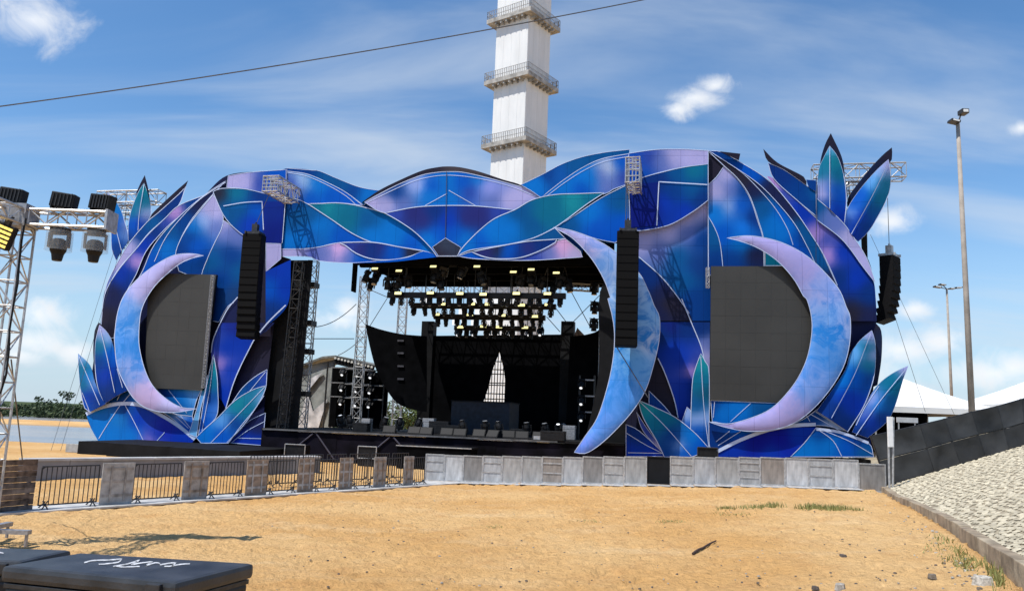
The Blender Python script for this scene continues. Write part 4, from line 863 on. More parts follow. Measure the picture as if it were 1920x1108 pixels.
for i, (x, n, sx, sy, sz, m_) in enumerate(((410, -1.2, .9, .6, .5, BLACKP), (440, -1.6, .5, .5, .75, ALUD), (925, -2.4, .8, .5, .55, BLACKP), (790, -3.2, .7, .5, .9, ALUD), (850, -3.2, 1.2, .6, .75, BLACKP), (1430, .2, .9, .5, .18, ALU), (1490, .3, 1.3, .7, .5, BLACKP), (1290, -2.2, .8, .6, .5, BLACKP), (1580, -3.0, .7, .6, .8, ALUD))):
    u = lz('7', x, 1040, n)[0]
    o = thing('flight_case', ('black flight case' if m_ is BLACKP else 'grey metal flight case') + ' on the deck, %s along the row' % ['first', 'second', 'third', 'fourth', 'fifth', 'sixth', 'seventh', 'eighth', 'ninth'][i], 'case', tuple(stg(u, n, DECKZ + .002)), (0, 0, -YAW), 'cases on the deck')
    put('case_body', MB().box((0, 0, sz * .36), (sx, sy, sz * .7)).mesh('case_body', m_, bev=.015), o)
    put('case_lid', MB().box((0, 0, sz * .86), (sx + .01, sy + .01, sz * .27)).mesh('case_lid', m_, bev=.015), o)
# framed speaker boxes on the ground before the stage
for (x0, x1, y0, y1, n, lab) in ((535, 571, 832, 856, 2.0, 'silver framed black speaker box before the black return wall'), (672, 705, 836, 860, 2.2, 'silver framed black speaker box left of the low platform'), (331, 364, 833, 854, 1.6, 'silver framed black speaker box before the river-side wing'), (1308, 1346, 838, 858, 1.8, 'black speaker box on the barricade line before the larger screen')):
    a = lz('px', x0, y0, n); b = lz('px', x1, y1, n)
    o = wthing('speaker_box', lab, 'speaker', stg((a[0] + b[0]) / 2, n, 0), 'speaker boxes on the ground before the stage')
    put('cabinet', sbox(MB(), a[0] + .03, b[0] - .03, n - .7, n - .02, 0.01, a[2] - .03).mesh('cabinet', BLACKP), o)
    fm = MB()
    for (p, q) in (((a[0], a[2]), (b[0], a[2])), ((a[0], b[2]), (b[0], b[2])), ((a[0], b[2]), (a[0], a[2])), ((b[0], b[2]), (b[0], a[2]))):
        fm.tube(stg(p[0], n + .02, p[1]), stg(q[0], n + .02, q[1]), .028, n=5)
    put('frame', fm.mesh('frame', STEEL if x0 < 1000 else DARKS), o)
# black base under the river-side wing
bs = wthing('wing_plinth', 'low black plinth under the river-side wing', 'plinth', stg(-18, .5, 0))
for i in range(5):
    x0 = 163 + 68 * i; x1 = 163 + 68 * (i + 1) - 1
    a = local(on_plane(x0, 845, 3.4)); b = local(on_plane(x1, 845, 3.4))
    bz = local(on_front(330, 827, .45))[2] - .02
    na = bow((a[0] + b[0]) / 2) + .45
    put('plinth_board', sbox(MB(), a[0], b[0], na - 1.2, na + 4.9 + .01 * (i % 2) + .3 * i, 0.0, bz).mesh('base_board', BLACKB), bs)
bs = wthing('wing_plinth', 'black plinth behind the barricades under the larger screen', 'plinth', stg(14, -.6, 0))
a = local(on_front(1180, 850, 0)); b = local(on_front(1630, 850, 0))
put('plinth_board', sbox(MB(), a[0], b[0], bow(b[0]) - 1.2, bow(b[0]) + .3, 0.0, local(on_front(1400, 852, 0))[2]).mesh('base_board', BLACKB), bs)

# ---------------------------------------------------------------- cantilever trusses and loudspeaker arrays
def beam_out(px, py, label, w=1.0, h=.75, n1=2.5, n0=-3.0):
    u, n, z = lz('px', px, py, n1)
    t = wthing('cantilever_truss', label, 'truss', stg(u, n0, z), 'cantilever trusses over the stage front')
    truss_parts(stg(u, n0, z), stg(u, n1, z), w, t, ALU, r=.05, h=h, seg=.5)
    gt = MB()
    for k in range(1, 4):
        gt.tube(stg(u - w / 2, n1, z - h / 2 + h * k / 4), stg(u + w / 2, n1, z - h / 2 + h * k / 4), .035, n=5).tube(stg(u - w / 2 + w * k / 4, n1 - .02, z - h / 2), stg(u - w / 2 + w * k / 4, n1 - .02, z + h / 2), .035, n=5)
    put('end_gate', gt.mesh('end_gate', ALU), t)
    return u, z
b1 = beam_out(507, 344, 'silver truss end jutting out above the river-side loudspeaker array', .95, .9)
b2 = beam_out(1186, 318, 'silver truss end jutting out above the loudspeaker array before the tall moon', .72, 1.35)
CABM = MB(); CABM.v = [(-.56, -.36, -.2), (.56, -.36, -.2), (.54, .36, -.2), (-.54, .36, -.2), (-.56, -.36, .2), (.56, -.36, .2), (.54, .36, .2), (-.54, .36, .2)]
CABM.f = [(0, 3, 2, 1), (4, 5, 6, 7), (0, 1, 5, 4), (1, 2, 6, 5), (2, 3, 7, 6), (3, 0, 4, 7)]
CABM = CABM.mesh('cabinet', mat('array_black', (.004, .004, .005), .7, var=.3, nscale=8, spec=.12), bev=.008)
CGR = MB().box((0, -.372, 0), (1.06, .02, .34)).mesh('grille', mat('array_grille', (.005, .005, .0055), .8, var=.3, nscale=50, spec=.1))
def array(px, y0, y1, n, count, label, curve, face, top_z, wires, rigm=STEEL):
    u, _, z0 = lz('px', px, y0, n); z1 = lz('px', px, y1, n)[2]
    h = (z0 - z1) / count
    o = thing('loudspeaker_array', label, 'loudspeaker array', tuple(stg(u, n, z0)), (0, 0, -YAW + face), 'hanging loudspeaker arrays')
    y = 0; tilt = 0; z = 0
    for i in range(count):
        tilt = curve * (i / count) ** 1.6
        z -= h * .5 * math.cos(tilt)
        c = put('cabinet', CABM, o, (0, y, z), (-tilt, 0, 0), (1, 1, h / .398)); put('grille', CGR, c)
        z -= h * .5 * math.cos(tilt); y += h * math.sin(tilt)
    put('bumper_frame', MB().box((-.4, 0, .08), (.08, .9, .14)).box((.4, 0, .08), (.08, .9, .14)).box((0, -.3, .08), (.8, .08, .14)).box((0, .3, .08), (.8, .08, .14)).mesh('bumper_frame', rigm), o)
    put('chain_hoist', MB().box((0, 0, .38), (.32, .32, .5)).tube((0, 0, .6), (0, 0, .75), .06).mesh('chain_hoist', rigm), o)
    cb = MB()
    for w_ in wires:
        cb.tube((w_[0], w_[1], .6), (w_[2], w_[3], top_z - z0), .018, n=5)
    put('chain', cb.mesh('chain', WIRE), o)
    return o
array(478, 441, 634, 2.2, 14, 'curved black loudspeaker array hanging before the river-side wing', .16, .12, b1[1] - .2, [(0, 0, .6, .3)], DARKS)
array(1177, 436, 650, 2.4, 14, 'straight black loudspeaker array hanging before the tall moon', .06, .12, b2[1] - .3, [(0, 0, 0, .15), (-.12, 0, -.1, .15)], DARKS)
# side trusses behind the leaves and the outer array
for (pa, pb, n, lab, rows) in (((190, 369), (303, 374), -3.2, 'silver box truss behind the leaves at upper left of the stage', 2), ((1523, 327), (1695, 322), -3.0, 'long silver box truss behind the leaves at upper right of the stage', 2)):
    p = on_plane(*pa, n); q = on_plane(*pb, n); q.z = p.z = (p.z + q.z) / 2
    t = wthing('box_truss', lab, 'truss', (p + q) / 2, 'box trusses behind the wings')
    truss_parts(p, q, .9, t, ALU, r=.045, h=.8, seg=.8)
    m_ = p.lerp(q, .55 if rows == 2 and pa[0] < 500 else .3) + N * -.2
    t2 = wthing('truss_tower', 'silver truss tower standing behind the wing, under the ' + ('upper left' if pa[0] < 500 else 'upper right') + ' box truss', 'truss tower', Vector((m_.x, m_.y, 0)), 'truss towers round the stage mouth')
    truss_parts(Vector((m_.x, m_.y, 0)), m_ - Vector((0, 0, .5)), .8, t2, ALU, r=.045, seg=1.0)
    if pa[0] > 500:
        TRZ = p.z
    truss_parts(p.lerp(q, .30) - Vector((0, 0, .85)), p.lerp(q, .62) - Vector((0, 0, .85)), .7, t, ALU, r=.04, h=.5, seg=.8)
array(1668, 482, 604, -3.0, 9, 'black loudspeaker array hanging clear of the stage edge, turned outward', .42, 1.0, TRZ - .4, [(0, 0, 0, 0)])
o = petal('5', [(1290, 860), (1338, 840), (1342, 1040), (1300, 1000)], [(1310, 900, 'K')], -1.2, None, name='support_board', line=False, thick=.2, m=BLACKB)
tag(o, 'narrow black board behind the foot of the outward leaning leaf', 'board')

for nm in ('widest', 'second widest', 'third widest', 'narrowest'):
    ordered('moving heads under the %s beam' % nm, 'black moving head light, %s from the left under the ' + nm + ' rig beam')
    ordered('blinders on the %s beam' % nm, 'glowing yellow blinder lamp, %s from the left on the ' + nm + ' rig beam')
ordered('lit moving heads below the narrowest beam', 'moving head with bright white lens, %s from the left below the narrowest beam')
ordered('white strobe panels in the roof rig', 'bright white strobe panel, %s from the left between the rig rows')
ordered('yellow lamps under the roof front', 'glowing yellow lamp, %s from the left close under the roof front')
ordered('moving heads close under the roof', 'black moving head light, %s from the left tucked under the roof cloth')
ordered('wedge monitors along the deck edge', 'black wedge monitor, %s from the left on the front edge of the deck')
ordered('floor lights on the deck', 'moving head light standing on the deck floor, %s from the left')
for g_, w_ in (('leftmost', 'leftmost'), ('middle', 'middle'), ('rightmost', 'rightmost')):
    m_ = sorted([o for o in COL.objects if o.get('group') == 'lit moving heads on the %s rack' % g_], key=lambda o: -o.location.z)
    for o, k in zip(m_, ('top', 'middle', 'bottom')):
        o['label'] = '%s lit moving head on the %s of the three fixture racks' % (k, w_)
for gname, txt in (('lit moving heads on the rack near the moon', '%s lit moving head on the rack near the tall moon'), ('moving heads on outriggers', '%s black moving head on the outriggers beside the tall moon')):
    for o, k in zip(sorted([o for o in COL.objects if o.get('group') == gname], key=lambda o: -o.location.z), ('top', 'middle', 'bottom')):
        o['label'] = txt % k
# ================================================================ ground, river and far bank
def sst(a, b, x):
    t = max(0.0, min(1.0, (x - a) / (b - a))); return t * t * (3 - 2 * t)
KERB = [(7.2, 9.0), (8.35, 13.0), (9.6, 16.5), (10.9, 20.0), (12.2, 24.0), (13.6, 28.5), (15.3, 33.2), (16.6, 37.5), (19.0, 46.0)]
def kerb_x(y):
    for (a, b) in zip(KERB[:-1], KERB[1:]):
        if y <= b[1]:
            return a[0] + (b[0] - a[0]) * (y - a[1]) / (b[1] - a[1])
    return KERB[-1][0] + .25 * (y - KERB[-1][1])
def ground(x, y):
    z = 0.55 * sst(-4, 15, x) * sst(4, 26, y) + 0.30 * sst(2, 9, x) * sst(30, 8, y)
    dip = sst(55, 66, y + .10 * (x + 30)) * sst(-16, -24, x)
    z -= 1.55 * dip
    z += 1.25 * sst(108, 116, y) * sst(146, 132, y) * sst(-16, -24, x) * dip       # sand bar in the river
    z += 1.25 * sst(163, 176, y)
    if x > kerb_x(y) - .05:
        z -= .25
    return z
def axis(lo, hi, a, b, step, grow=1.22):
    v = []; x = a
    while x <= b:
        v.append(x); x += step
    s = step; x = v[-1]
    while x < hi:
        s *= grow; x += s; v.append(x)
    s = step; x = a
    while x > lo:
        s *= grow; x -= s; v.insert(0, x)
    return v
xs = axis(-900, 900, -13.5, 13.5, .13); ys = axis(-40, 1500, 8.2, 30, .13, 1.10)
vv = []; nx = len(xs)
for y in ys:
    near = sst(55, 30, y)
    for x in xs:
        z = ground(x, y)
        if near and -30 < x < 20:
            q = Vector((x, y, 0))
            f = noise.noise(q * 2.3) * .038 + noise.noise(q * 5.1) * .034 + noise.noise(q * .45) * .05
            f -= max(0, noise.noise(q * 3.4 + Vector((9, 3, 1))) - .12) * .12
            d_ = noise.voronoi(q * 1.9 + Vector((0, 0, .3)))[0][0]
            f -= .055 * sst(.30, .10, d_) - .02 * sst(.16, .04, abs(d_ - .40))
            z += near * f
        vv.append((x, y, z))
ff = [(j * nx + i, j * nx + i + 1, (j + 1) * nx + i + 1, (j + 1) * nx + i) for j in range(len(ys) - 1) for i in range(nx - 1)]
me = bpy.data.meshes.new('sand_ground'); me.from_pydata(vv, [], ff); me.update()
for p in me.polygons:
    p.use_smooth = True
SAND = bpy.data.materials.new('sand'); SAND.use_nodes = True
t = SAND.node_tree; b = t.nodes['Principled BSDF']; b.inputs['Roughness'].default_value = .95; b.inputs['Specular IOR Level'].default_value = .1
def nn(t, ty, **k):
    n = t.nodes.new(ty)
    for a_, b_ in k.items():
        setattr(n, a_, b_)
    return n
g = nn(t, 'ShaderNodeNewGeometry')
def tnoise(t, src, scale, detail=6, rough=.55, dist=0.0, sc=None):
    n = nn(t, 'ShaderNodeTexNoise'); n.inputs['Scale'].default_value = scale; n.inputs['Detail'].default_value = detail; n.inputs['Roughness'].default_value = rough; n.inputs['Distortion'].default_value = dist
    if sc:
        m_ = nn(t, 'ShaderNodeMapping'); m_.inputs['Scale'].default_value = sc; t.links.new(src, m_.inputs[0]); src = m_.outputs[0]
    t.links.new(src, n.inputs[0]); return n
def ramp(t, src, a, b_, lo=0.0, hi=1.0):
    r = nn(t, 'ShaderNodeMapRange', interpolation_type='SMOOTHSTEP'); r.inputs[1].default_value = a; r.inputs[2].default_value = b_; r.inputs[3].default_value = lo; r.inputs[4].default_value = hi
    t.links.new(src, r.inputs[0]); return r.outputs[0]
def tmix(t, f, a, b_):
    m_ = nn(t, 'ShaderNodeMix', data_type='RGBA')
    for v, i in ((f, 0), (a, 6), (b_, 7)):
        if isinstance(v, (tuple, float)):
            m_.inputs[i].default_value = v if i == 0 else tuple(v) + (1,)
        else:
            t.links.new(v, m_.inputs[i])
    return m_.outputs[2]
P_ = g.outputs['Position']
c = tmix(t, ramp(t, tnoise(t, P_, .16, 5).outputs[0], .38, .62), (.62, .355, .135), (.70, .45, .205))
c = tmix(t, ramp(t, tnoise(t, P_, .55, 5, .6, .5, (.5, 1.2, 1)).outputs[0], .50, .70, 0, .5), c, (.74, .52, .28))
c = tmix(t, ramp(t, tnoise(t, P_, 1.3, 6).outputs[0], .50, .72, 0, .45), c, (.50, .26, .10))
c = tmix(t, ramp(t, tnoise(t, P_, 14, 5, .7, .4).outputs[0], .52, .76, 0, .7), c, (.34, .185, .075))
c = tmix(t, ramp(t, tnoise(t, P_, 90, 2, .6).outputs[0], .62, .78, 0, .6), c, (.22, .14, .075))
sepx = nn(t, 'ShaderNodeSeparateXYZ'); t.links.new(P_, sepx.inputs[0])
c = tmix(t, ramp(t, sepx.outputs[2], -.35, -.75), c, (.30, .24, .17))
c = tmix(t, ramp(t, sepx.outputs[1], 160, 170), c, (.055, .075, .03))
t.links.new(c, b.inputs['Base Color'])
h1 = tnoise(t, P_, 6.5, 7, .66, .3).outputs[0]
bp = nn(t, 'ShaderNodeBump'); bp.inputs['Strength'].default_value = .95; bp.inputs['Distance'].default_value = .17; t.links.new(h1, bp.inputs['Height'])
bp2 = nn(t, 'ShaderNodeBump'); bp2.inputs['Strength'].default_value = .45; bp2.inputs['Distance'].default_value = .02; t.links.new(tnoise(t, P_, 45, 4, .6).outputs[0], bp2.inputs['Height']); t.links.new(bp.outputs[0], bp2.inputs['Normal'])
t.links.new(bp2.outputs[0], b.inputs['Normal'])
me.materials.append(SAND)
struct('sand_ground', me)
# river
WAT = bpy.data.materials.new('river_water'); WAT.use_nodes = True
t = WAT.node_tree; b = t.nodes['Principled BSDF']; b.inputs['Roughness'].default_value = .22; b.inputs['Base Color'].default_value = (.20, .215, .235, 1); b.inputs['IOR'].default_value = 1.33
g = nn(t, 'ShaderNodeNewGeometry')
bp = nn(t, 'ShaderNodeBump'); bp.inputs['Strength'].default_value = .5; bp.inputs['Distance'].default_value = .15
t.links.new(tnoise(t, g.outputs['Position'], .8, 5, .6, 0, (.5, 1.6, 1)).outputs[0], bp.inputs['Height']); t.links.new(bp.outputs[0], b.inputs['Normal'])
c = tmix(t, ramp(t, tnoise(t, g.outputs['Position'], .02, 4, .6, .3, (.4, 2.2, 1)).outputs[0], .4, .62), (.20, .215, .235), (.30, .27, .24))
t.links.new(c, b.inputs['Base Color'])
me = bpy.data.meshes.new('river'); me.from_pydata([(-900, 44, -.62), (-15.9, 44, -.62), (-15.9, 200, -.62), (-900, 200, -.62)], [], [(0, 1, 2, 3)]); me.materials.append(WAT)
struct('river', me)
# ---------------------------------------------------------------- foliage
def foliage_mat(name, a, b_):
    m_ = bpy.data.materials.new(name); m_.use_nodes = True; t = m_.node_tree; b = t.nodes['Principled BSDF']; b.inputs['Roughness'].default_value = .6; b.inputs['Specular IOR Level'].default_value = .2
    g = nn(t, 'ShaderNodeNewGeometry')
    wn_ = nn(t, 'ShaderNodeTexWhiteNoise', noise_dimensions='1D'); t.links.new(g.outputs['Random Per Island'], wn_.inputs['W'])
    t.links.new(tmix(t, wn_.outputs['Value'], a, b_), b.inputs['Base Color'])
    return m_
FOL = foliage_mat('far_foliage', (.030, .050, .024), (.075, .10, .042))
FOL2 = foliage_mat('tree_foliage', (.045, .075, .02), (.13, .16, .05))
BARK = mat('bark', (.09, .065, .045), .9, var=.3, nscale=6, bump=.4)
def leaf_cloud(mb, c, rx, ry, rz, n, s):
    for _ in range(n):
        while True:
            q = Vector((random.uniform(-1, 1), random.uniform(-1, 1), random.uniform(-1, 1)))
            if q.length < 1:
                break
        q = q.normalized() * (q.length ** .45)
        p = Vector((c[0] + q.x * rx, c[1] + q.y * ry, c[2] + q.z * rz))
        a = Vector((random.uniform(-1, 1), random.uniform(-1, 1), random.uniform(-1, 1))).normalized(); e = a.orthogonal().normalized() * s * random.uniform(.6, 1.3); d = a.cross(e).normalized() * s * random.uniform(.4, .9)
        mb.quad(p - e, p - d * .6, p + e, p + d)
random.seed(11)
mb = MB(); x = -260.0
while x < -10:
    hh = random.uniform(2.3, 3.5) * (1 + .25 * noise.noise(Vector((x * .03, 0, 0))))
    yy = 174 + random.uniform(-7, 10)
    for k in range(7):
        leaf_cloud(mb, (x + random.uniform(-3, 3), yy + random.uniform(-2, 2), -.9 + hh * random.uniform(.05, .85)), random.uniform(1.6, 3.2), 2, hh * random.uniform(.22, .40), 56, .42)
    if random.random() < .28:
        px_, hz = x + random.uniform(-2, 2), hh * random.uniform(1.1, 1.45)
        mb.tube((px_, yy, -.5), (px_ + .2, yy, hz), .08, n=4); leaf_cloud(mb, (px_ + .2, yy, hz + .2), 1.0, 1.0, .6, 50, .32)
    x += random.uniform(1.2, 2.4)
struct('woodland', mb.mesh('woodland', FOL), 'stuff')
p = on_plane(763, 800, -24)
tr = wthing('green_tree', 'rounded green tree seen through the stage beside the curved banner', 'tree', Vector((p.x, p.y, 0)))
mb = MB().tube((p.x, p.y, 0), (p.x + .1, p.y, 2.6), .18, .10, n=8)
for k in range(5):
    mb.tube((p.x + .05, p.y, 1.3 + .2 * k), (p.x + math.cos(k * 2.3) * 1.0, p.y + math.sin(k * 2.3) * 1.0, 3.0), .06, .03, n=5)
put('trunk', mb.mesh('trunk', BARK), tr)
mb = MB()
for k in range(12):
    leaf_cloud(mb, (p.x + random.uniform(-1.5, 1.6), p.y + random.uniform(-1, 1), random.uniform(1.4, 3.6)), .8, .8, .7, 190, .13)
put('crown', mb.mesh('crown', FOL2), tr)

# ================================================================ white tower behind the stage
TWY = 84.0
tc_ = at_depth(977, 300, TWY)
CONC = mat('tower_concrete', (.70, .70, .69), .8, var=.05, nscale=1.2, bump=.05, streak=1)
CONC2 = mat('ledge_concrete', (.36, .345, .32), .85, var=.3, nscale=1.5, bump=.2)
th_ = R(54); TS = 4.45
tw = wthing('white_tower', 'tall square white concrete tower with railed ledges behind the stage', 'tower', Vector((tc_.x - .25, TWY + 3, 0)))
tcx_, tcy_ = tc_.x - .25, TWY + 3
RT = Matrix.Rotation(th_, 3, 'Z')
lv = [at_depth(977, 262, TWY - .5).z, at_depth(983, 140, TWY - .5).z, at_depth(990, 22, TWY - .5).z]
step = lv[1] - lv[0]
zs = [0] + [lv[0] - 2 * step, lv[0] - step] + lv + [lv[2] + step * .95, lv[2] + step * 2]
zs = [z for z in zs if z >= 0]
def tb(mb, c, size):
    q = RT @ Vector((c[0], c[1], 0)); mb.box((tcx_ + q.x, tcy_ + q.y, c[2]), size, RT); return mb
for i, (a, b) in enumerate(zip(zs[:-1], zs[1:])):
    # each lift: four facing slabs per side with recessed joints round a core
    put('core', tb(MB(), (0, 0, (a + b) / 2), (TS - .12, TS - .12, b - a)).mesh('core', CONC), tw)
    k = 4; w = TS / k
    for j in range(k):
        x = -TS / 2 + w * (j + .5)
        for (cx_, cy_, sx, sy) in ((x, -TS / 2 + .02, w - .014, .10), (-TS / 2 + .02, x, .10, w - .014), (TS / 2 - .02, x, .10, w - .014)):
            put('wall_slab', tb(MB(), (cx_, cy_, (a + b) / 2), (sx, sy, b - a - .05)).mesh('wall_slab', CONC), tw)
for z in zs[1:-1]:
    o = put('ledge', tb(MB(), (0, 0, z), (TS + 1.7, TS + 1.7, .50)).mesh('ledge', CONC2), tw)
    for j in range(6):
        x = -TS / 2 + TS * (j + .5) / 6
        for (cx_, cy_) in ((x, -TS / 2 - .35), (-TS / 2 - .35, x)):
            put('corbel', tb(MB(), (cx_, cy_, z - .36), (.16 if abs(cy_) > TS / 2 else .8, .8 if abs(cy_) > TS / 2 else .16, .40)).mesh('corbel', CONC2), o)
    rl = MB(); e = TS / 2 + .8
    def rp(x, y, zz):
        q = RT @ Vector((x, y, 0)); return (tcx_ + q.x, tcy_ + q.y, zz)
    crn = [(-e, -e), (e, -e), (e, e), (-e, e)]
    for s in range(4):
        A = Vector(crn[s]); B = Vector(crn[(s + 1) % 4])
        for zz in (.65, 1.2):
            rl.tube(rp(A.x, A.y, z + zz), rp(B.x, B.y, z + zz), .03, n=4)
        for j in range(25):
            C_ = A.lerp(B, j / 24); rl.tube(rp(C_.x, C_.y, z), rp(C_.x, C_.y, z + 1.2), .035, n=4)
    put('railing', rl.mesh('railing', mat('rail_grey', (.30, .29, .28), .7, var=.2)), o)
put('lookout', tb(MB(), (0, 0, zs[-1] + 1.2), (TS + 6, TS + 6, 2.4)).mesh('lookout', CONC), tw)

# ================================================================ stone bank, kerb and fence
GX, GY = .324, -.1157
def bank(x, y):
    return 0.62 + GX * (x - 15.3) + GY * (y - 33.2)
STM = mat('bank_mortar', (.34, .29, .205), .95, var=.3, nscale=3, bump=.3)
mb = MB(); seg = [(-6, 2.9), (2, 5.2)] + KERB + [(22, 56), (26, 70)]
for a, b in zip(seg[:-1], seg[1:]):
    for k in range(6):
        f0, f1 = k / 6, (k + 1) / 6
        def pt(q, f):
            x = q[0] + .15 + 26 * f * (1 if q[1] < 34 else .55)
            return (x, q[1], min(bank(x, q[1]), 2.75 + .02 * (x - 15)) - .05)
        if a[1] >= 5:
            mb.quad(pt(a, f0), pt(a, f1), pt(b, f1), pt(b, f0))
me = mb.mesh('stone_bank', STM)
BANK = struct('stone_bank', me)
random.seed(5)
STONEM = []
for k in range(5):
    v = .42 + .045 * k
    STONEM.append(mat('bank_stone_%d' % k, (v * 1.0, v * .89, v * .66), .9, var=.22, nscale=14, bump=.3, bscale=40))
def stone_geo(seed):
    r = random.Random(seed); n = r.choice((5, 6, 6, 7)); top = []; rim = []
    for i in range(n):
        a = 2 * math.pi * (i + r.uniform(-.25, .25)) / n; q = r.uniform(.82, 1.1)
        rim.append((math.cos(a) * q, math.sin(a) * q, -.25)); top.append((math.cos(a) * q * .80, math.sin(a) * q * .80, .22 + r.uniform(-.06, .06)))
    v = rim + top + [(0, 0, .30)]
    f = [(i, (i + 1) % n, n + (i + 1) % n, n + i) for i in range(n)] + [(n + i, n + (i + 1) % n, 2 * n) for i in range(n)]
    return v, f
GEOS = [stone_geo(k) for k in range(8)]
NRM = Vector((-GX, -GY, 1)).normalized(); TX = Vector((1, 0, GX)).normalized(); TY = NRM.cross(TX)
stones = []
y = 9.0
while y < 40:
    sp = .155 if y < 18 else .20
    x = kerb_x(y) + .26
    while x < .66 * y + 4.0:
        xx = x + random.uniform(-.06, .06); yy = y + random.uniform(-.06, .06)
        z = bank(xx, yy)
        if z < 2.8:
            stones.append((xx, yy, z - .02, sp * random.uniform(.32, .58), random.uniform(0, 6.28)))
        x += sp
    y += sp * .92
stones.sort(key=lambda s: (Vector(s[:3]) - CAM).length)
vis = [s for s in stones if s[0] / s[1] < .645]
vset = set(id(s) for s in vis[:300])
SME = []
for k in range(8):
    for c_ in range(5):
        m_ = bpy.data.meshes.new('stone'); m_.from_pydata(GEOS[k][0], [], GEOS[k][1]); m_.materials.append(STONEM[c_]); SME.append(m_)
base = Matrix((TX, TY, NRM)).transposed()
bulk = [MB() for _ in range(5)]
for s in stones:
    k = random.randrange(8); c_ = random.randrange(5); rot = base @ Matrix.Rotation(s[4], 3, 'Z'); sc = Vector((s[3], s[3] * random.uniform(.75, 1.0), s[3] * .45))
    if id(s) in vset:
        o = put('stone', SME[k * 5 + c_], BANK); o.matrix_world = Matrix.Translation(s[:3]) @ rot.to_4x4() @ Matrix.Diagonal(sc).to_4x4()
        o.location = s[:3]; o.rotation_euler = rot.to_euler(); o.scale = sc
    else:
        B = bulk[c_]; n0 = len(B.v)
        for q in GEOS[k][0]:
            B.v.append(tuple(Vector(s[:3]) + rot @ Vector((q[0] * sc.x, q[1] * sc.y, q[2] * sc.z))))
        B.f += [tuple(n0 + i for i in f) for f in GEOS[k][1]]
for c_ in range(5):
    o = put('bank_stones', bulk[c_].mesh('bank_stones', STONEM[c_]), BANK); o['kind'] = 'stuff'
# kerb of concrete blocks
KM = [mat('kerb_concrete_%d' % k, c, .92, var=.28, nscale=3, bump=.35, bscale=18) for k, c in enumerate(((.30, .235, .165), (.34, .28, .20), (.27, .215, .15)))]
KB = struct('bank_kerb', MB().box((KERB[3][0] + .1, KERB[3][1], .1), (.05, .05, .05)).mesh('bank_kerb', KM[0]))
y = 9.2; k = 0
while y < 36:
    L = .95; x0, x1 = kerb_x(y), kerb_x(y + L); d = Vector((x1 - x0, L, 0))
    zt = bank(x0 + .2, y + .5) + .07; zb = ground(x0 - .4, y + .5) - .25
    if zt - zb < .3:
        zt = zb + .35
    rot = Matrix.Rotation(math.atan2(d.y, d.x), 3, 'Z') @ Matrix.Rotation(random.uniform(-.012, .012), 3, 'X')
    put('kerb_block', MB().box(((x0 + x1) / 2 + .06 + random.uniform(-.012, .012), y + L / 2, (zt + zb) / 2 + random.uniform(-.012, .012)), (d.length - .018, .24, zt - zb), rot).mesh('kerb_block', KM[k % 3], bev=.02), KB)
    y += L; k += 1
# black mesh fence up the bank
FENM = mat('fence_sheet', (.030, .031, .032), .55, var=.45, nscale=1.0, bump=.5, bscale=1.6)
FENM2 = mat('fence_sheet_pale', (.044, .045, .046), .5, var=.4, nscale=1.0, bump=.5, bscale=1.6)
FP = [((1634, 818), (1664, 908)), ((1725, 797), (1752, 884)), ((1772, 786), (1800, 868)), ((1822, 773), (1848, 856)), ((1871, 762), (1893, 846)), ((1916, 749), (1924, 836)), ((1975, 732), (1985, 822)), ((2045, 713), (2055, 805)), ((2120, 694), (2130, 788))]
fe = wthing('bank_fence', 'black sheet fence on leaning posts climbing the stone bank', 'fence', at_depth(1790, 868, 33.4))
def fpt(i, f, dy=0):
    a = at_depth(*FP[i][0], 33.4); b = at_depth(*FP[i][1], 33.4)
    return a.lerp(b, f) + Vector((0, dy, 0))
for i in range(len(FP) - 1):
    for (f0, f1) in ((0, .49), (.51, 1)):
        a, b, c_, d = fpt(i, f0), fpt(i + 1, f0), fpt(i + 1, f1), fpt(i, f1)
        ins = .012
        m4 = (a + b + c_ + d) / 4
        mb = MB(); n = 5
        for r_ in range(n + 1):
            for q in range(n + 1):
                s, t_ = q / n, r_ / n
                p = (a * (1 - s) + b * s) * (1 - t_) + (d * (1 - s) + c_ * s) * t_
                p = p.lerp(m4, ins); p.y += .05 * math.sin(math.pi * s) * math.sin(math.pi * t_) + random.uniform(-.012, .012)
                mb.v.append(tuple(p))
        for r_ in range(n):
            for q in range(n):
                w_ = r_ * (n + 1) + q; mb.f.append((w_, w_ + n + 1, w_ + n + 2, w_ + 1))
        put('fence_sheet', mb.mesh('fence_sheet', FENM if (i + (f0 > 0)) % 2 else FENM2, smooth=True), fe)
    put('fence_post', MB().tube(fpt(i, -.02, .06), fpt(i, 1.06, .06), .045, n=6).mesh('fence_post', DARKS), fe)
for f in (0.0, .5, 1.0):
    mb = MB()
    for i in range(len(FP) - 1):
        mb.tube(fpt(i, f, .08), fpt(i + 1, f, .08), .03, n=5)
    put('fence_rail', mb.mesh('fence_rail', DARKS), fe)
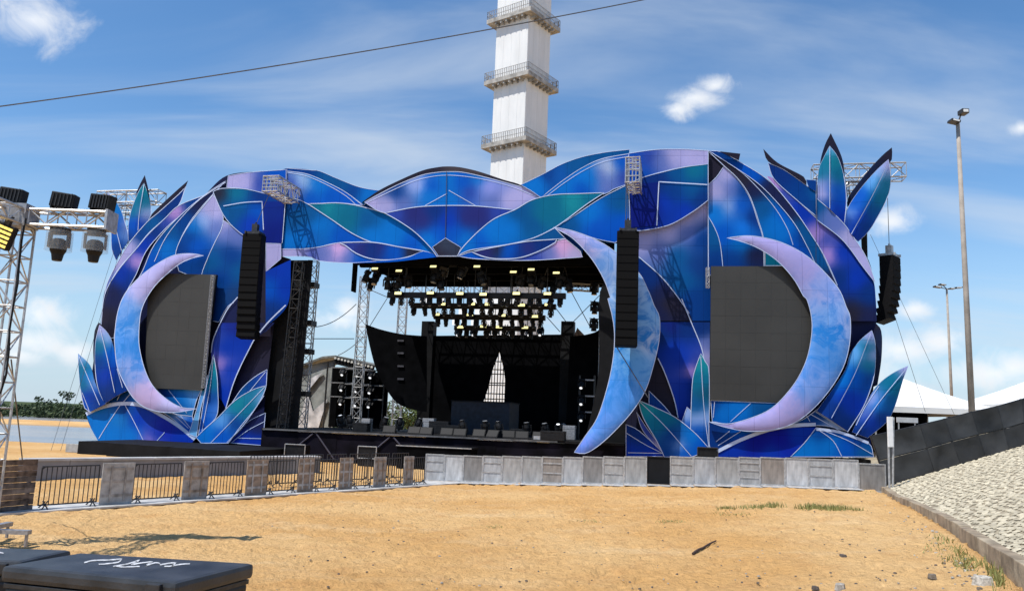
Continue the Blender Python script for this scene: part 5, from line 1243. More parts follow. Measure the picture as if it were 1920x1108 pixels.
# sign seen from behind, on two posts
sp_ = at_z(1669, 919, .60)
sg = wthing('sign_post', 'narrow white board on two grey posts where barricades meet the stone bank', 'sign', sp_)
Zs = sp_.y
for (px0, px1) in ((1664, 1668), (1674, 1674)):
    a = at_depth(px0 + 1, 782, Zs); bq = at_depth(px1, 919, Zs); put('post', MB().tube((bq.x, Zs, bq.z), (a.x, Zs, a.z), .045, n=8).mesh('post', STEEL), sg)
a = at_depth(1664, 781, Zs - .06); c_ = at_depth(1673, 838, Zs - .06)
put('board', MB().box(((a.x + c_.x) / 2, Zs - .09, (a.z + c_.z) / 2), (c_.x - a.x + .06, .08, a.z - c_.z)).mesh('board', mat('white_board', (.75, .75, .74), .6, var=.06), bev=.01), sg)
a = at_depth(1681, 782, Zs + 1.5); c_ = at_depth(1721, 793, Zs + 1.5)
ls = tag(put('strip_board', MB().box(((a.x + c_.x) / 2, Zs + 1.5, (a.z + c_.z) / 2), (c_.x - a.x, .06, a.z - c_.z)).mesh('strip_board', mat('grey_board', (.42, .43, .44), .6, var=.1), bev=.01)), 'small horizontal grey board behind the sign posts, before the white tent', 'sign')
put('board_leg', MB().tube((a.x + .1, Zs + 1.54, .3), (a.x + .1, Zs + 1.54, a.z - .05), .03).tube((c_.x - .1, Zs + 1.54, .3), (c_.x - .1, Zs + 1.54, a.z - .05), .03).mesh('board_leg', STEEL), ls)
# white tents
TENT = mat('tent_canvas', (.72, .72, .71), .7, var=.05, nscale=.6, bump=.15, bscale=1.2)
def tent(pk, el, er, y, label, depth=7.0):
    a = at_depth(*el, y); b = at_depth(*er, y); pz = at_depth(*pk, y + depth / 2).z; ez = (a.z + b.z) / 2
    cx_ = (a.x + b.x) / 2; cy_ = y + depth / 2; hx = (b.x - a.x) / 2; hy = depth / 2
    o = wthing('white_tent', label, 'tent', (cx_, cy_, 1.6), 'white tents beyond the fence')
    n = 7; names = ('roof_panel',) * 4
    cs = [(-hx, -hy), (hx, -hy), (hx, hy), (-hx, hy)]
    for s in range(4):
        A, B = cs[s], cs[(s + 1) % 4]; mb = MB()
        for r_ in range(n + 1):
            f = r_ / n; z = ez + (pz - ez) * (f ** 1.25)
            for q in (0, .5, 1):
                x_ = (A[0] * (1 - q) + B[0] * q) * (1 - f); y_ = (A[1] * (1 - q) + B[1] * q) * (1 - f)
                mb.v.append((cx_ + x_, cy_ + y_, z - .12 * math.sin(math.pi * f) * (1 - abs(2 * q - 1))))
        for r_ in range(n):
            for q in range(2):
                w_ = r_ * 3 + q; mb.f.append((w_, w_ + 1, w_ + 4, w_ + 3))
        put('roof_panel', mb.mesh('roof_panel', TENT, smooth=True), o)
        mid = ((A[0] + B[0]) / 2, (A[1] + B[1]) / 2); L = math.hypot(B[0] - A[0], B[1] - A[1])
        put('valance', MB().box((cx_ + mid[0], cy_ + mid[1], ez - .19), (L if s % 2 == 0 else .04, .04 if s % 2 == 0 else L, .36)).mesh('valance', TENT), o)
        put('leg', MB().tube((cx_ + A[0] * .985, cy_ + A[1] * .985, 1.2), (cx_ + A[0] * .985, cy_ + A[1] * .985, ez), .06).mesh('leg', STEEL), o)
    put('back_cloth', MB().box((cx_, cy_ + hy - .1, (ez + 1.2) / 2), (hx * 1.94, .04, ez - 1.2)).mesh('back_cloth', BLACKC), o)
tent((1764, 712), (1640, 764), (1890, 766), 52, 'white peaked tent just beyond the black fence, beside the stage', 10)
tent((1990, 716), (1888, 756), (2110, 766), 56, 'white peaked tent at the right edge of the picture', 8)
# street lights
POLEM = mat('pole_concrete', (.33, .29, .25), .8, var=.15, nscale=2)
def pole(top, bot, y, r0, r1, label, heads):
    a = at_depth(*bot, y); b = at_depth(*top, y); a = Vector((b.x, y, 1.2)) if False else Vector((a.x, y, 1.2)); b = Vector((a.x, y, b.z))
    o = wthing('lamp_post', label, 'lamp post', a, 'lamp posts beyond the fence')
    put('pole', MB().tube(a, b, r0, r1, n=12).mesh('pole', POLEM, smooth=True), o)
    for (dx, dz, sx, sz, tl) in heads:
        h = put('lamp_head', MB().box((b.x + dx, y - .1, b.z + dz), (sx, .5, sz), Matrix.Rotation(tl, 3, 'Y')).mesh('lamp_head', DARKS, bev=.02), o)
        put('arm', MB().tube((b.x, y, b.z - .05), (b.x + dx * .8, y, b.z + dz), .04, n=6).mesh('arm', DARKS), o)
        put('lamp_glass', MB().box((b.x + dx, y - .36, b.z + dz), (sx * .7, .02, sz * .6), Matrix.Rotation(tl, 3, 'Y')).mesh('lamp_glass', mat('lamp_lens', (.7, .72, .72), .2, var=.05)), h)
pole((1800, 232), (1822, 765), 42, .17, .10, 'tall concrete lamp post with floodlights on top, right of the stage', [(.28, .62, .38, .26, 0), (-.26, .05, .5, .14, .2)])
pole((1777, 541), (1783, 716), 80, .17, .09, 'thinner distant lamp post with a spread of four arms', [(-1.0, .1, .7, .14, .1), (1.1, .1, .7, .14, -.1), (-.5, .35, .6, .12, .1), (.45, -.02, .5, .12, 0)])

# ================================================================ barricades
AL_ = [mat('barricade_metal_%d' % i, c, .5, .35, var=.20, nscale=7, bump=.12, bscale=9, streak=1) for i, c in enumerate(((.44, .445, .45), (.36, .355, .345), (.30, .265, .235), (.25, .24, .23), (.40, .39, .375), (.52, .52, .52)))]
BX = [797, 833, 868, 905, 941, 978, 1016, 1055, 1092, 1131, 1170, 1213, 1256, 1300, 1341, 1385, 1425, 1472, 1516, 1562, 1610, 1660]
LOOK = [0, 5, 3, 0, 4, 1, 2, 0, 3, 4, 1, 'k', 4, 0, 1, 'r', 2, 5, 0, 5, 3]
WORD = ['silver', 'grey', 'brown-stained', 'dark grey', 'dull silver', 'bright silver']
def bl_y(px):
    t_ = (px - 797) / (1660 - 797); return 35.4 + (32.6 - 35.4) * t_
def bpoint(px):
    y = bl_y(px); x = at_depth(px, 880, y).x; return Vector((x, y, ground(x, y) + .02))
ORD = ['first', 'second', 'third', 'fourth', 'fifth', 'sixth', 'seventh', 'eighth', 'ninth', 'tenth', 'eleventh', 'twelfth', 'thirteenth', 'fourteenth', 'fifteenth', 'sixteenth', 'seventeenth', 'eighteenth', 'nineteenth', 'twentieth', 'twenty-first']
for i in range(len(BX) - 1):
    a, b = bpoint(BX[i]), bpoint(BX[i + 1]); L = (b - a).length; d = (b - a); rz = math.atan2(d.y, d.x)
    lk = LOOK[i]; m_ = BLACKB if lk == 'k' else AL_[1] if lk == 'r' else AL_[lk]
    wd = 'black' if lk == 'k' else 'open-braced grey' if lk == 'r' else WORD[lk]
    o = thing('stage_barricade', '%s metal crowd barricade, %s from the left in the long solid row' % (wd, ORD[i]), 'barricade', tuple((a + b) / 2), (0, 0, rz), 'solid barricades before the stage')
    h = 1.14 + random.uniform(-.015, .015)
    fr_ = MB()
    for sx in (-1, 1):
        fr_.box((sx * (L / 2 - .022), 0, h / 2), (.04, .05, h))
    fr_.box((0, 0, h - .02), (L - .09, .05, .045)).box((0, 0, .05), (L - .09, .05, .05))
    put('frame', fr_.mesh('frame', STEEL if lk != 'k' else BLACKP), o)
    put('sheet', MB().box((0, .01, h / 2), (L - .085, .018, h - .10)).mesh('sheet', m_), o)
    for zz in ((.33, .62, .92) if lk == 'r' else (.45, .85) if i % 3 == 0 else ()):
        put('stiffener', MB().box((0, -.012, zz), (L - .09, .025, .05)).mesh('stiffener', STEEL), o)
    put('foot_plate', MB().box((0, -.42, .012), (L - .02, .78, .016)).mesh('foot_plate', AL_[5]), o)
    put('back_brace', MB().tube((L * .3, .02, h * .8), (L * .3, .8, .02), .02, n=5).tube((-L * .3, .02, h * .8), (-L * .3, .8, .02), .02, n=5).mesh('back_brace', STEEL), o)
# run of open barriers and solid boards beside the river
A0 = at_z(70, 958, 0.0); A1 = at_z(797, 908, 0.03)
def lpoint(px):
    # where the sight line through this column meets the barrier line on the ground
    d = ray(px, 905); k = A1 - A0
    t_ = (A0.x * d.y - A0.y * d.x) / (k.y * d.x - k.x * d.y)
    p = A0 + k * t_; p.z = ground(p.x, p.y) + .02; return p
BRD = [mat('board_grey', (.34, .315, .29), .8, var=.3, nscale=5, bump=.2), mat('board_brown', (.30, .235, .18), .85, var=.35, nscale=5, bump=.2), mat('board_pale', (.40, .39, .375), .75, var=.25, nscale=5, bump=.2)]
BAR = MB().tube((0, 0, .13), (0, 0, 1.10), .013, n=5).mesh('bar', DARKS)
RUN = [('b', 72, 188, ''), ('s', 187, 247, 2), ('b', 247, 341, ''), ('s', 340, 386, 0), ('b', 386, 457, ''), ('s', 458, 497, 1), ('b', 498, 554, ''), ('s', 555, 584, 1), ('b', 585, 631, ''), ('s', 632, 657, 1), ('b', 658, 696, ''), ('s', 697, 719, 0), ('b', 720, 752, ''), ('s', 753, 771, 0), ('b', 772, 796, '')]
bi = si = 0
for (kd, x0, x1, cc) in RUN:
    a, b = lpoint(x0), lpoint(x1); L = (b - a).length; d = b - a; rz = math.atan2(d.y, d.x); mid = (a + b) / 2
    if kd == 'b':
        bi += 1
        o = thing('open_barrier', 'dark barred pedestrian barrier, %s from the left in the river-side run' % ORD[bi - 1], 'barrier', tuple(mid), (0, 0, rz + random.uniform(-.03, .03)), 'barred barriers beside the river')
        hl = L / 2 - .05
        put('frame', MB().tube((-hl, 0, .12), (-hl, 0, 1.08), .02).tube((hl, 0, .12), (hl, 0, 1.08), .02).tube((-hl, 0, 1.1), (hl, 0, 1.1), .02).tube((-hl, 0, .13), (hl, 0, .13), .02).tube((-hl, 0, 1.04), (-hl + .07, 0, 1.1), .02).mesh('frame', DARKS), o)
        k = max(4, int(L / .125))
        for j in range(1, k):
            put('bar', BAR, o, (-hl + 2 * hl * j / k, 0, 0))
        for sx in (-1, 1):
            put('foot', MB().tube((sx * hl * .82, -.30, .0), (sx * hl * .82, .06, .22), .018, n=5).tube((sx * hl * .82, .30, .0), (sx * hl * .82, -.06, .22), .018, n=5).tube((sx * hl * .82 - .16, -.2, 0), (sx * hl * .82 + .1, .02, .22), .018, n=5).mesh('foot', DARKS), o)
    else:
        si += 1
        o = thing('solid_barrier', '%s solid barrier board, %s from the left in the river-side run' % (('grey', 'brown', 'pale grey')[cc], ORD[si]), 'barrier', tuple(mid - d.normalized().cross(Vector((0, 0, 1))) * -.05), (0, 0, rz), 'solid boards beside the river')
        put('board', MB().box((0, -.03, .60), (L, .035, 1.12)).mesh('board', BRD[cc], bev=.006), o)
        for zz in (.28, .66, 1.0):
            put('batten', MB().box((0, -.052, zz), (L * .9, .014, .07)).mesh('batten', BRD[(cc + 1) % 3]), o)
        for sx in (-.22, .22):
            put('batten', MB().box((sx * L, -.066, .62), (.05, .014, .98)).mesh('batten', BRD[(cc + 1) % 3]), o)
        put('back_leg', MB().box((0, .25, .03), (L * .8, .5, .05)).mesh('back_leg', STEEL), o)
# shorter second run of barred barriers nearer the stage
for i, (x0, x1) in enumerate(((470, 520), (524, 572), (576, 622), (626, 668), (672, 712), (716, 754), (757, 792))):
    a, b = lpoint(x0), lpoint(x1); off_ = Vector((-.9, 2.6, 0)); a = a + off_; b = b + off_; L = (b - a).length; d = b - a; rz = math.atan2(d.y, d.x); mid = (a + b) / 2; mid.z = ground(mid.x, mid.y) + .01
    o = thing('open_barrier', 'dark barred barrier, %s from the left in the short second row nearer the stage' % ORD[i], 'barrier', tuple(mid), (0, 0, rz + random.uniform(-.05, .05)), 'second row of barred barriers')
    hl = L / 2 - .05
    put('frame', MB().tube((-hl, 0, .12), (-hl, 0, 1.12), .022).tube((hl, 0, .12), (hl, 0, 1.12), .022).tube((-hl, 0, 1.14), (hl, 0, 1.14), .022).tube((-hl, 0, .13), (hl, 0, .13), .022).mesh('frame', DARKS), o)
    k = max(4, int(L / .14))
    for j in range(1, k):
        put('bar', BAR, o, (-hl + 2 * hl * j / k, 0, .03))
    for sx in (-1, 1):
        put('foot', MB().tube((sx * hl * .82, -.30, .0), (sx * hl * .82, .06, .22), .018, n=5).tube((sx * hl * .82, .30, .0), (sx * hl * .82, -.06, .22), .018, n=5).mesh('foot', DARKS), o)
# nearest board, weathered and dark
a, b = at_z(-40, 968, 0.0), lpoint(66); L = (b - a).length; d = b - a
o = thing('solid_barrier', 'dark weathered plank barrier at the left edge, first of the river-side run', 'barrier', tuple((a + b) / 2), (0, 0, math.atan2(d.y, d.x)), 'solid boards beside the river')
PLK = [mat('old_plank_%d' % k, c, .85, var=.5, nscale=5, bump=.3) for k, c in enumerate(((.15, .105, .078), (.19, .135, .10), (.12, .10, .09), (.17, .14, .12)))]
for k in range(9):
    put('plank', MB().box((0, random.uniform(-.01, .01), .10 + .142 * k), (L, .04, .134), Matrix.Rotation(random.uniform(-.006, .006), 3, 'Y')).mesh('plank', PLK[random.randrange(4)], bev=.006), o)
for sx in (-.4, .4):
    put('stud', MB().box((sx * L, .06, .64), (.07, .07, 1.28)).mesh('stud', PLK[2]), o)
# flooring strip under the barriers
FLR = mat('plate_white', (.52, .51, .49), .6, .15, var=.22, nscale=2.5)
pf = struct('floor_strip', MB().box(tuple(A0.lerp(A1, .5) + Vector((0, .1, .004))), (.05, .05, .004)).mesh('floor_strip', FLR))
dd = (A1 - A0); Lt = dd.length; ud = dd / Lt; nd = Vector((ud.y, -ud.x, 0))
k = 0; s = -3.0
while s < Lt - .2:
    L = random.uniform(1.9, 2.4); c_ = A0 + ud * (s + L / 2) + nd * (-.10 + random.uniform(-.04, .04)); c_.z = ground(c_.x, c_.y) + .035
    put('floor_plate', MB().box(tuple(c_), (L - .02, 1.15, .05), Matrix.Rotation(math.atan2(ud.y, ud.x) + random.uniform(-.01, .01), 3, 'Z')).mesh('floor_plate', FLR, bev=.006), pf)
    s += L; k += 1
# low pale wall behind the barriers
CW_ = mat('pale_concrete', (.46, .465, .47), .85, var=.2, nscale=1.5, bump=.2)
CF_ = mat('shaded_face', (.24, .245, .26), .85, var=.2, nscale=1.0, bump=.2)  # shade of the wall front put into the colour, darker than the coping
lw_ = wthing('low_wall', 'low pale concrete wall with grey shade painted on its face behind the open barriers', 'wall', at_depth(330, 890, 33))
W0, W1 = at_depth(40, 859, 29), at_depth(596, 856, 38); W1.z = W0.z = (W0.z + W1.z) / 2
for k in range(8):
    p, q = W0.lerp(W1, k / 8), W0.lerp(W1, (k + 1) / 8); r_ = Matrix.Rotation(math.atan2((q - p).y, (q - p).x), 3, 'Z'); L = (q - p).length; gz = ground((p.x + q.x) / 2, (p.y + q.y) / 2) - .1
    put('wall_block', MB().box(((p.x + q.x) / 2, (p.y + q.y) / 2, (p.z - .06 + gz) / 2), (L - .015, .5, p.z - .06 - gz), r_).mesh('wall_block', CF_), lw_)
    put('coping', MB().box(((p.x + q.x) / 2, (p.y + q.y) / 2, p.z - .02), (L - .02, .60, .08), r_).mesh('coping', CW_), lw_)
gp = at_depth(144, 858, 46); 
tag(put('grey_panel', MB().box((gp.x, gp.y, (at_depth(144, 832, 46).z + ground(gp.x, gp.y)) / 2), (1.5, .12, at_depth(144, 832, 46).z - ground(gp.x, gp.y)), ROTS).mesh('grey_panel', mat('grey_sheet', (.36, .37, .37), .6, var=.15), bev=.02)), 'plain grey panel standing at the corner of the black stage base', 'panel')

# ================================================================ foreground lighting truss
FT = at_z(-45, 1022, 0.0)
topz = at_depth(40, 405, FT.y).z
ft = wthing('lighting_tower', 'silver lattice truss tower with a cross arm at the left edge', 'lighting tower', FT, None)
truss_parts(FT + Vector((0, 0, .1)), Vector((FT.x, FT.y, topz + .15)), .42, ft, ALU, r=.028, seg=.5)
ARM0 = Vector((FT.x - .9, FT.y, topz - .05)); ARM1 = at_depth(206, 420, FT.y); ARM1.z = topz - .05
truss_parts(ARM0, ARM1, .36, ft, ALU, r=.028, h=.32, seg=.42)
truss_parts(Vector((FT.x, FT.y - .2, topz - .05)), Vector((FT.x - .2, FT.y - 3.0, topz + .0)), .36, ft, ALU, r=.028, h=.32, seg=.42)
put('corner_block', MB().box((FT.x, FT.y, topz - .02), (.5, .5, .46)).mesh('corner_block', ALUD), ft)
put('end_plate', MB().box(tuple(ARM1 + Vector((.02, 0, 0))), (.05, .46, .42)).mesh('end_plate', STEEL), ft)
bsm = MB()
for (dx, dy) in ((1, 0), (-1, 0), (0, 1), (0, -1)):
    bsm.box((FT.x + dx * .55, FT.y + dy * .55, .28), (.9 if dx else .14, .9 if dy else .14, .08)).tube((FT.x + dx * .95, FT.y + dy * .95, .01), (FT.x + dx * .95, FT.y + dy * .95, .28), .035)
put('outrigger_base', bsm.mesh('outrigger_base', ALUD), ft)
cbm = MB(); pts = [Vector((FT.x + .22, FT.y - .22, topz - .1 - k * .45)) + Vector((random.uniform(-.03, .06), 0, 0)) for k in range(14)]
put('cable', cbm.path(pts, .022).mesh('cable', BLACKP), ft)
GLS = bpy.data.materials.new('rain_cover'); GLS.use_nodes = True
b = GLS.node_tree.nodes['Principled BSDF']; b.inputs['Base Color'].default_value = (.5, .52, .53, 1); b.inputs['Alpha'].default_value = .13; b.inputs['Roughness'].default_value = .18
BIGH = MB().lathe([(.15, -.38), (.24, -.44), (.27, -.62), (.25, -.78), (.19, -.90), (.155, -1.10), (.14, -1.12)], n=16).mesh('head', BLACKP)
BIGB = MB().box((0, 0, -.10), (.52, .40, .17)).mesh('base', DARKS, bev=.02)
BIGY = MB().box((-.31, 0, -.42), (.06, .18, .50)).box((.31, 0, -.42), (.06, .18, .50)).box((0, 0, -.20), (.66, .18, .06)).mesh('yoke', mat('fixture_grey', (.10, .10, .105), .5, var=.2))
COVER = MB().lathe([(.36, -.10), (.41, -.12), (.42, -.72), (.43, -.78), (.41, -.78), (.40, -.14)], n=18).mesh('rain_cover', GLS)
for i, px in enumerate((113, 181)):
    p = at_depth(px, 436, FT.y); p.z = topz - .22
    s = (at_depth(px, 436, FT.y).z - at_depth(px, 498, FT.y).z) / 1.12
    o = thing('moving_head_light', 'black moving head in a clear rain cover hanging from the truss arm, %s one' % ('inner' if i == 0 else 'outer'), 'stage light', tuple(p), (0, 0, .3 * i), 'covered moving heads on the truss arm', (s, s, s))
    put('base', BIGB, o); put('yoke', BIGY, o); put('head', BIGH, o); put('rain_cover', COVER, o)
FLB = MB().box((0, 0, .26), (.62, .30, .40), Matrix.Rotation(.12, 3, 'Y')).mesh('housing', BLACKP, bev=.03)
FLY_ = MB().box((-.30, 0, .10), (.05, .14, .22)).box((.24, 0, .10), (.05, .14, .22)).box((0, 0, .02), (.6, .20, .05)).tube((-.36, .1, .06), (-.36, .1, .30), .06).mesh('yoke', DARKS)
FIN = MB()
for k in range(6):
    FIN.box((-.24 + .095 * k, -.162, .26), (.02, .02, .34), Matrix.Rotation(.12, 3, 'Y'))
FIN = FIN.mesh('fin', DARKS)
for i, (px, rz) in enumerate(((20, .0), (118, .05), (190, -.25))):
    p = at_depth(px, 403, FT.y); p.z = topz + .14 + (.06 if i == 0 else 0)
    o = thing('flood_light', 'black box floodlight standing on top of the truss, %s of three' % ('left', 'middle', 'right')[i], 'stage light', tuple(p), (0, 0, rz), 'floodlights on the truss', (.78, .78, .78))
    put('housing', FLB, o); put('yoke', FLY_, o); put('fin', FIN, o)
p = at_depth(2, 442, FT.y - .4)
o = thing('led_wash_light', 'yellow-lit LED wash light with rows of lamps at the left edge', 'stage light', tuple(p), (.15, .35, .1))
put('housing', MB().box((0, .06, 0), (.42, .16, .50)).mesh('housing', BLACKP, bev=.03), o)
led = MB().box((0, 0, 0), (.075, .03, .05)).mesh('led', mat('led_amber', (.8, .6, .12), .4, emit=(1.0, .78, .2, .9)))
for r_ in range(5):
    for q in range(4):
        put('led', led, o, (-.14 + .093 * q, -.03, -.18 + .09 * r_))
put('bracket', MB().box((0, .05, .32), (.10, .10, .22)).mesh('bracket', DARKS), o)

# ================================================================ black lidded containers in the foreground
LIDM = mat('lid_plastic', (.034, .036, .040), .45, var=.35, nscale=3, bump=.12, bscale=40, spec=.5)
BODM = mat('container_plastic', (.014, .0145, .016), .5, var=.4, nscale=2.5, bump=.10, bscale=30)
SCRM = mat('chalk_mark', (.50, .51, .53), .7, var=.35, nscale=20)
def container(c4, zt, label, scribble):
    """c4: top corners in the photo, from near-left going round the near side"""
    C = [at_z(x, y, zt) for (x, y) in c4]
    cen = sum(C, Vector()) / 4; cen.z = 0
    o = wthing('lidded_container', label, 'container', cen, 'black containers in the foreground')
    def prism(f, z0, z1, mname, m_, bev, f2=None):
        mb = MB(); q0 = [cen + (Vector((p.x, p.y, 0)) - cen) * f for p in C]; q1 = [cen + (Vector((p.x, p.y, 0)) - cen) * (f2 or f) for p in C]
        mb.v = [(p.x, p.y, z0) for p in q0] + [(p.x, p.y, z1) for p in q1]
        mb.f = [(3, 2, 1, 0), (4, 5, 6, 7)] + [(i, (i + 1) % 4, 4 + (i + 1) % 4, 4 + i) for i in range(4)]
        return put(mname, mb.mesh(mname, m_, bev=bev), o)
    prism(.93, .12, zt - .19, 'body', BODM, .03, .955)
    prism(.965, zt - .195, zt - .15, 'rim', DARKS, .008)
    prism(1.0, zt - .145, zt, 'lid', LIDM, .045)
    e = C[1] - C[0]
    for k in (0, 1):
        m_ = C[0].lerp(C[1], .2 + .6 * k); put('handle', MB().box((m_.x, m_.y - .0, zt - .36), (.30, .08, .07), Matrix.Rotation(math.atan2(e.y, e.x), 3, 'Z')).mesh('handle', DARKS, bev=.015), o)
    for p in C:
        w_ = cen + (Vector((p.x, p.y, 0)) - cen) * .8
        put('caster', MB().lathe([(.08, -.03), (.10, -.02), (.10, .02), (.08, .03)], n=12, axis=Matrix.Rotation(R(90), 3, 'Y'), o=(w_.x, w_.y, .10)).mesh('caster', DARKS), o)
    m_ = C[1].lerp(C[0], .10); put('latch', MB().box((m_.x - .02, m_.y - .01, zt - .07), (.14, .05, .10), Matrix.Rotation(math.atan2(e.y, e.x), 3, 'Z')).mesh('latch', DARKS, bev=.01), o)
    for st in scribble:
        ln = smooth_outline(st, step=3, closed=False)
        me_ = ribbon(ln, 2.3, 0, 'chalk_stroke', SCRM, lambda q, of: at_z(q.x, q.y, zt + .004))
        put('chalk_stroke', me_, o)
container([(2, 1060), (330, 1092), (478, 1055), (150, 1035)], 1.30, 'large black container with a white scrawl across its lid', [
    [(158, 1054), (175, 1050), (205, 1049), (228, 1047), (222, 1053), (200, 1056), (185, 1057)], [(212, 1061), (240, 1056), (262, 1049), (246, 1058), (262, 1055), (286, 1052), (272, 1060), (292, 1054), (300, 1056)],
    [(300, 1058), (318, 1055), (330, 1054), (322, 1060), (308, 1061)], [(322, 1060), (340, 1057), (356, 1056)], [(214, 1060), (232, 1062), (262, 1061)]])
container([(-300, 1042), (40, 1052), (136, 1030), (-160, 1020)], 1.28, 'second black container half hidden behind the scrawled one at the left edge', [[(-40, 1036), (0, 1035), (6, 1037)]])

# ================================================================ cables overhead and guy wires
def sag(a, b, s, n=24):
    return [a.lerp(b, k / n) - Vector((0, 0, s * 4 * (k / n) * (1 - k / n))) for k in range(n + 1)]
a, b = at_depth(-500, 262, 24), at_depth(1500, -62, 30)
tag(put('overhead_cable', MB().path(sag(a, b, .55), .022).mesh('overhead_cable', WIRE)), 'thin dark cable sagging across the sky in front of the tower', 'cable')
def wire(a, b, label, r=.016, s=0.0):
    tag(put('guy_wire', MB().path(sag(a, b, s, 10 if s else 1), r, 4).mesh('guy_wire', WIRE)), label, 'guy wire', 'guy wires')
wire(at_depth(214, 470, 51), at_depth(92, 856, 47), 'thin guy wire left of the stage, outer of the pair', .012)
wire(at_depth(222, 480, 51), at_depth(112, 850, 47), 'thin guy wire left of the stage, inner of the pair', .012)
wire(Vector((FT.x + .2, FT.y, topz * .55)), at_depth(42, 862, FT.y + 3), 'guy wire running down beside the lighting tower leg', .014)
wire(at_depth(1632, 440, 43), at_depth(1800, 800, 46), 'thin guy wire falling from the stage edge to the tent', .012)
wire(at_depth(1680, 600, 43), at_depth(1735, 772, 46), 'short guy wire below the outward turned loudspeaker array', .012)
for (x0, y0, x1, y1, n, s, lab) in ((588, 613, 668, 570, -4, .35, 'sagging dark rope from the river-side truss tower up to the roof corner'), (588, 635, 664, 635, -4, 0, 'level dark rope between two truss towers'), (634, 666, 682, 630, -9, .15, 'slack rope rising from the backstage shelter to the rear tower'), (688, 620, 728, 556, -9, 0, 'rope from the curved banner tip up to the roof rig'), (698, 545, 728, 558, -9, 0, 'short rope under the roof corner'),
        (1040, 575, 1062, 604, -9.5, 0, 'rope from the rig down to the back wall post'), (1070, 545, 1106, 612, -9, 0, 'long rope crossing the gap beside the tall moon'), (1125, 553, 1075, 603, -9.2, 0, 'second rope crossing the gap beside the tall moon'), (1025, 594, 1050, 622, -10, 0, 'lower rope from the rig to the back wall'), (1156, 650, 1215, 745, 2.0, 0, 'thin tether from the straight loudspeaker array across the tall moon')):
    wire(on_plane(x0, y0, n), on_plane(x1, y1, n), lab, .025, s)

# ================================================================ small things on the sand
def gpt(px, py):
    z = 0.3
    for _ in range(6):
        p = at_z(px, py, z); z = ground(p.x, p.y)
    return at_z(px, py, z)
a, b = gpt(1299, 1041), gpt(1342, 1017)
ln = [a.lerp(b, k / 7) + Vector((random.uniform(-.012, .012), random.uniform(-.02, .02), .035 + random.uniform(0, .012))) for k in range(8)]
mb = MB()
for k in range(7):
    mb.tube(ln[k], ln[k + 1], .030 - .002 * k, .028 - .002 * k, n=6)
tag(put('driftwood_stick', mb.mesh('driftwood_stick', mat('stick_wood', (.06, .035, .028), .9, var=.4, nscale=20))), 'dark straight stick lying on the open sand', 'stick')
random.seed(21)
GRS = foliage_mat('beach_grass', (.16, .17, .05), (.30, .29, .11))
mb = MB()
def blades(px, py, sx, sy, n, h):
    for _ in range(n):
        p = gpt(px + random.gauss(0, sx), py + random.gauss(0, sy)); a = random.uniform(0, 6.28); w_ = Vector((math.cos(a), math.sin(a), 0)) * .012
        t_ = p + Vector((random.uniform(-.07, .07), random.uniform(-.07, .07), h * random.uniform(.5, 1.2)))
        mb.quad(p - w_, p + w_, t_ + w_ * .2, t_ - w_ * .2)
for (px, py, sx, sy, n, h) in ((1360, 955, 10, 1.2, 130, .10), (1420, 954, 18, 1.3, 240, .13), (1450, 951, 10, 1.2, 120, .16), (1520, 953, 14, 1.3, 220, .15), (1560, 955, 22, 1.5, 300, .14), (1600, 956, 10, 1, 60, .08), (1255, 978, 12, 1.2, 60, .05), (1370, 964, 22, 2, 60, .05), (1100, 978, 12, 1.5, 40, .04), (925, 988, 12, 1.5, 40, .04),
        (1765, 969, 8, 2.5, 160, .22), (1780, 1012, 16, 5, 120, .10), (1800, 1040, 14, 8, 200, .10), (1815, 1058, 14, 6, 140, .10), (1760, 1030, 16, 8, 80, .06), (1862, 1060, 8, 14, 160, .22), (1875, 1090, 8, 10, 120, .2), (1690, 922, 14, 1.5, 100, .08), (1640, 921, 22, 1.5, 60, .05)):
    blades(px, py, sx, sy, n, h)
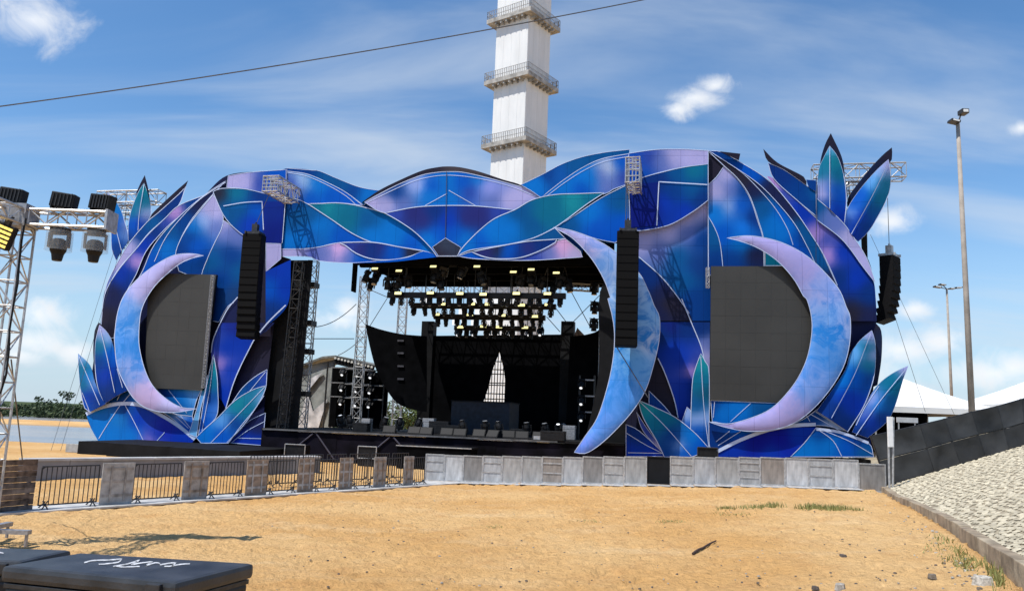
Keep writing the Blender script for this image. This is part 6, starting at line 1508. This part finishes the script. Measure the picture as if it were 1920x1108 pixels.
struct('beach_grass', mb.mesh('beach_grass', GRS), 'stuff')
PEB = [mat('pebble_%d' % k, c, .85, var=.3, nscale=30) for k, c in enumerate(((.10, .085, .075), (.34, .31, .27), (.16, .13, .10), (.42, .39, .34)))]
bulk = [MB() for _ in range(4)]
def rubble(px, py, r_, k):
    p = gpt(px, py); B = bulk[k]; v, f = GEOS[random.randrange(8)]; a = random.uniform(0, 6.28); n0 = len(B.v); s2 = random.uniform(.6, 1.0)
    for q in v:
        B.v.append((p.x + r_ * (q[0] * math.cos(a) - q[1] * s2 * math.sin(a)), p.y + r_ * (q[0] * math.sin(a) + q[1] * s2 * math.cos(a)), p.z + r_ * (q[2] * 1.4 + .2)))
    B.f += [tuple(n0 + i for i in ff_) for ff_ in f]
for _ in range(330):
    px, py = random.uniform(500, 1850), random.uniform(935, 1106); rubble(px, py, random.uniform(.012, .035), random.choice((0, 0, 2, 2, 1)))
for _ in range(120):
    py = random.uniform(935, 1106); kx = 1690 + (py - 920) * .95; rubble(kx - abs(random.gauss(0, 30)), py, random.uniform(.015, .05), random.choice((0, 1, 2, 3, 3)))
for k in range(4):
    struct('sand_pebbles', bulk[k].mesh('sand_pebbles', PEB[k]), 'stuff')
for (px, py, r_, k, lab) in ((1580, 1045, .10, 0, 'dark rounded stone on the sand right of the stick'), (1575, 1104, .13, 1, 'grey stone at the lower edge of the sand'), (1528, 1104, .08, 0, 'small black lump beside the grey stone at the lower edge'), (1748, 1083, .10, 2, 'dark flat stone on the sand near the kerb'), (1706, 938, .12, 3, 'pale stone lying against the far end of the kerb'), (1845, 1095, .20, 3, 'pale broken chunk at the foot of the kerb')):
    p = gpt(px, py); v, f = GEOS[k + 2]
    m_ = bpy.data.meshes.new('loose_stone'); m_.from_pydata([(q[0] * r_, q[1] * r_ * .8, q[2] * r_ * 1.5 + r_ * .3) for q in v], [], f); m_.materials.append(PEB[k])
    tag(put('loose_stone', m_, None, tuple(p), (0, 0, k)), lab, 'stone', 'loose stones on the sand')
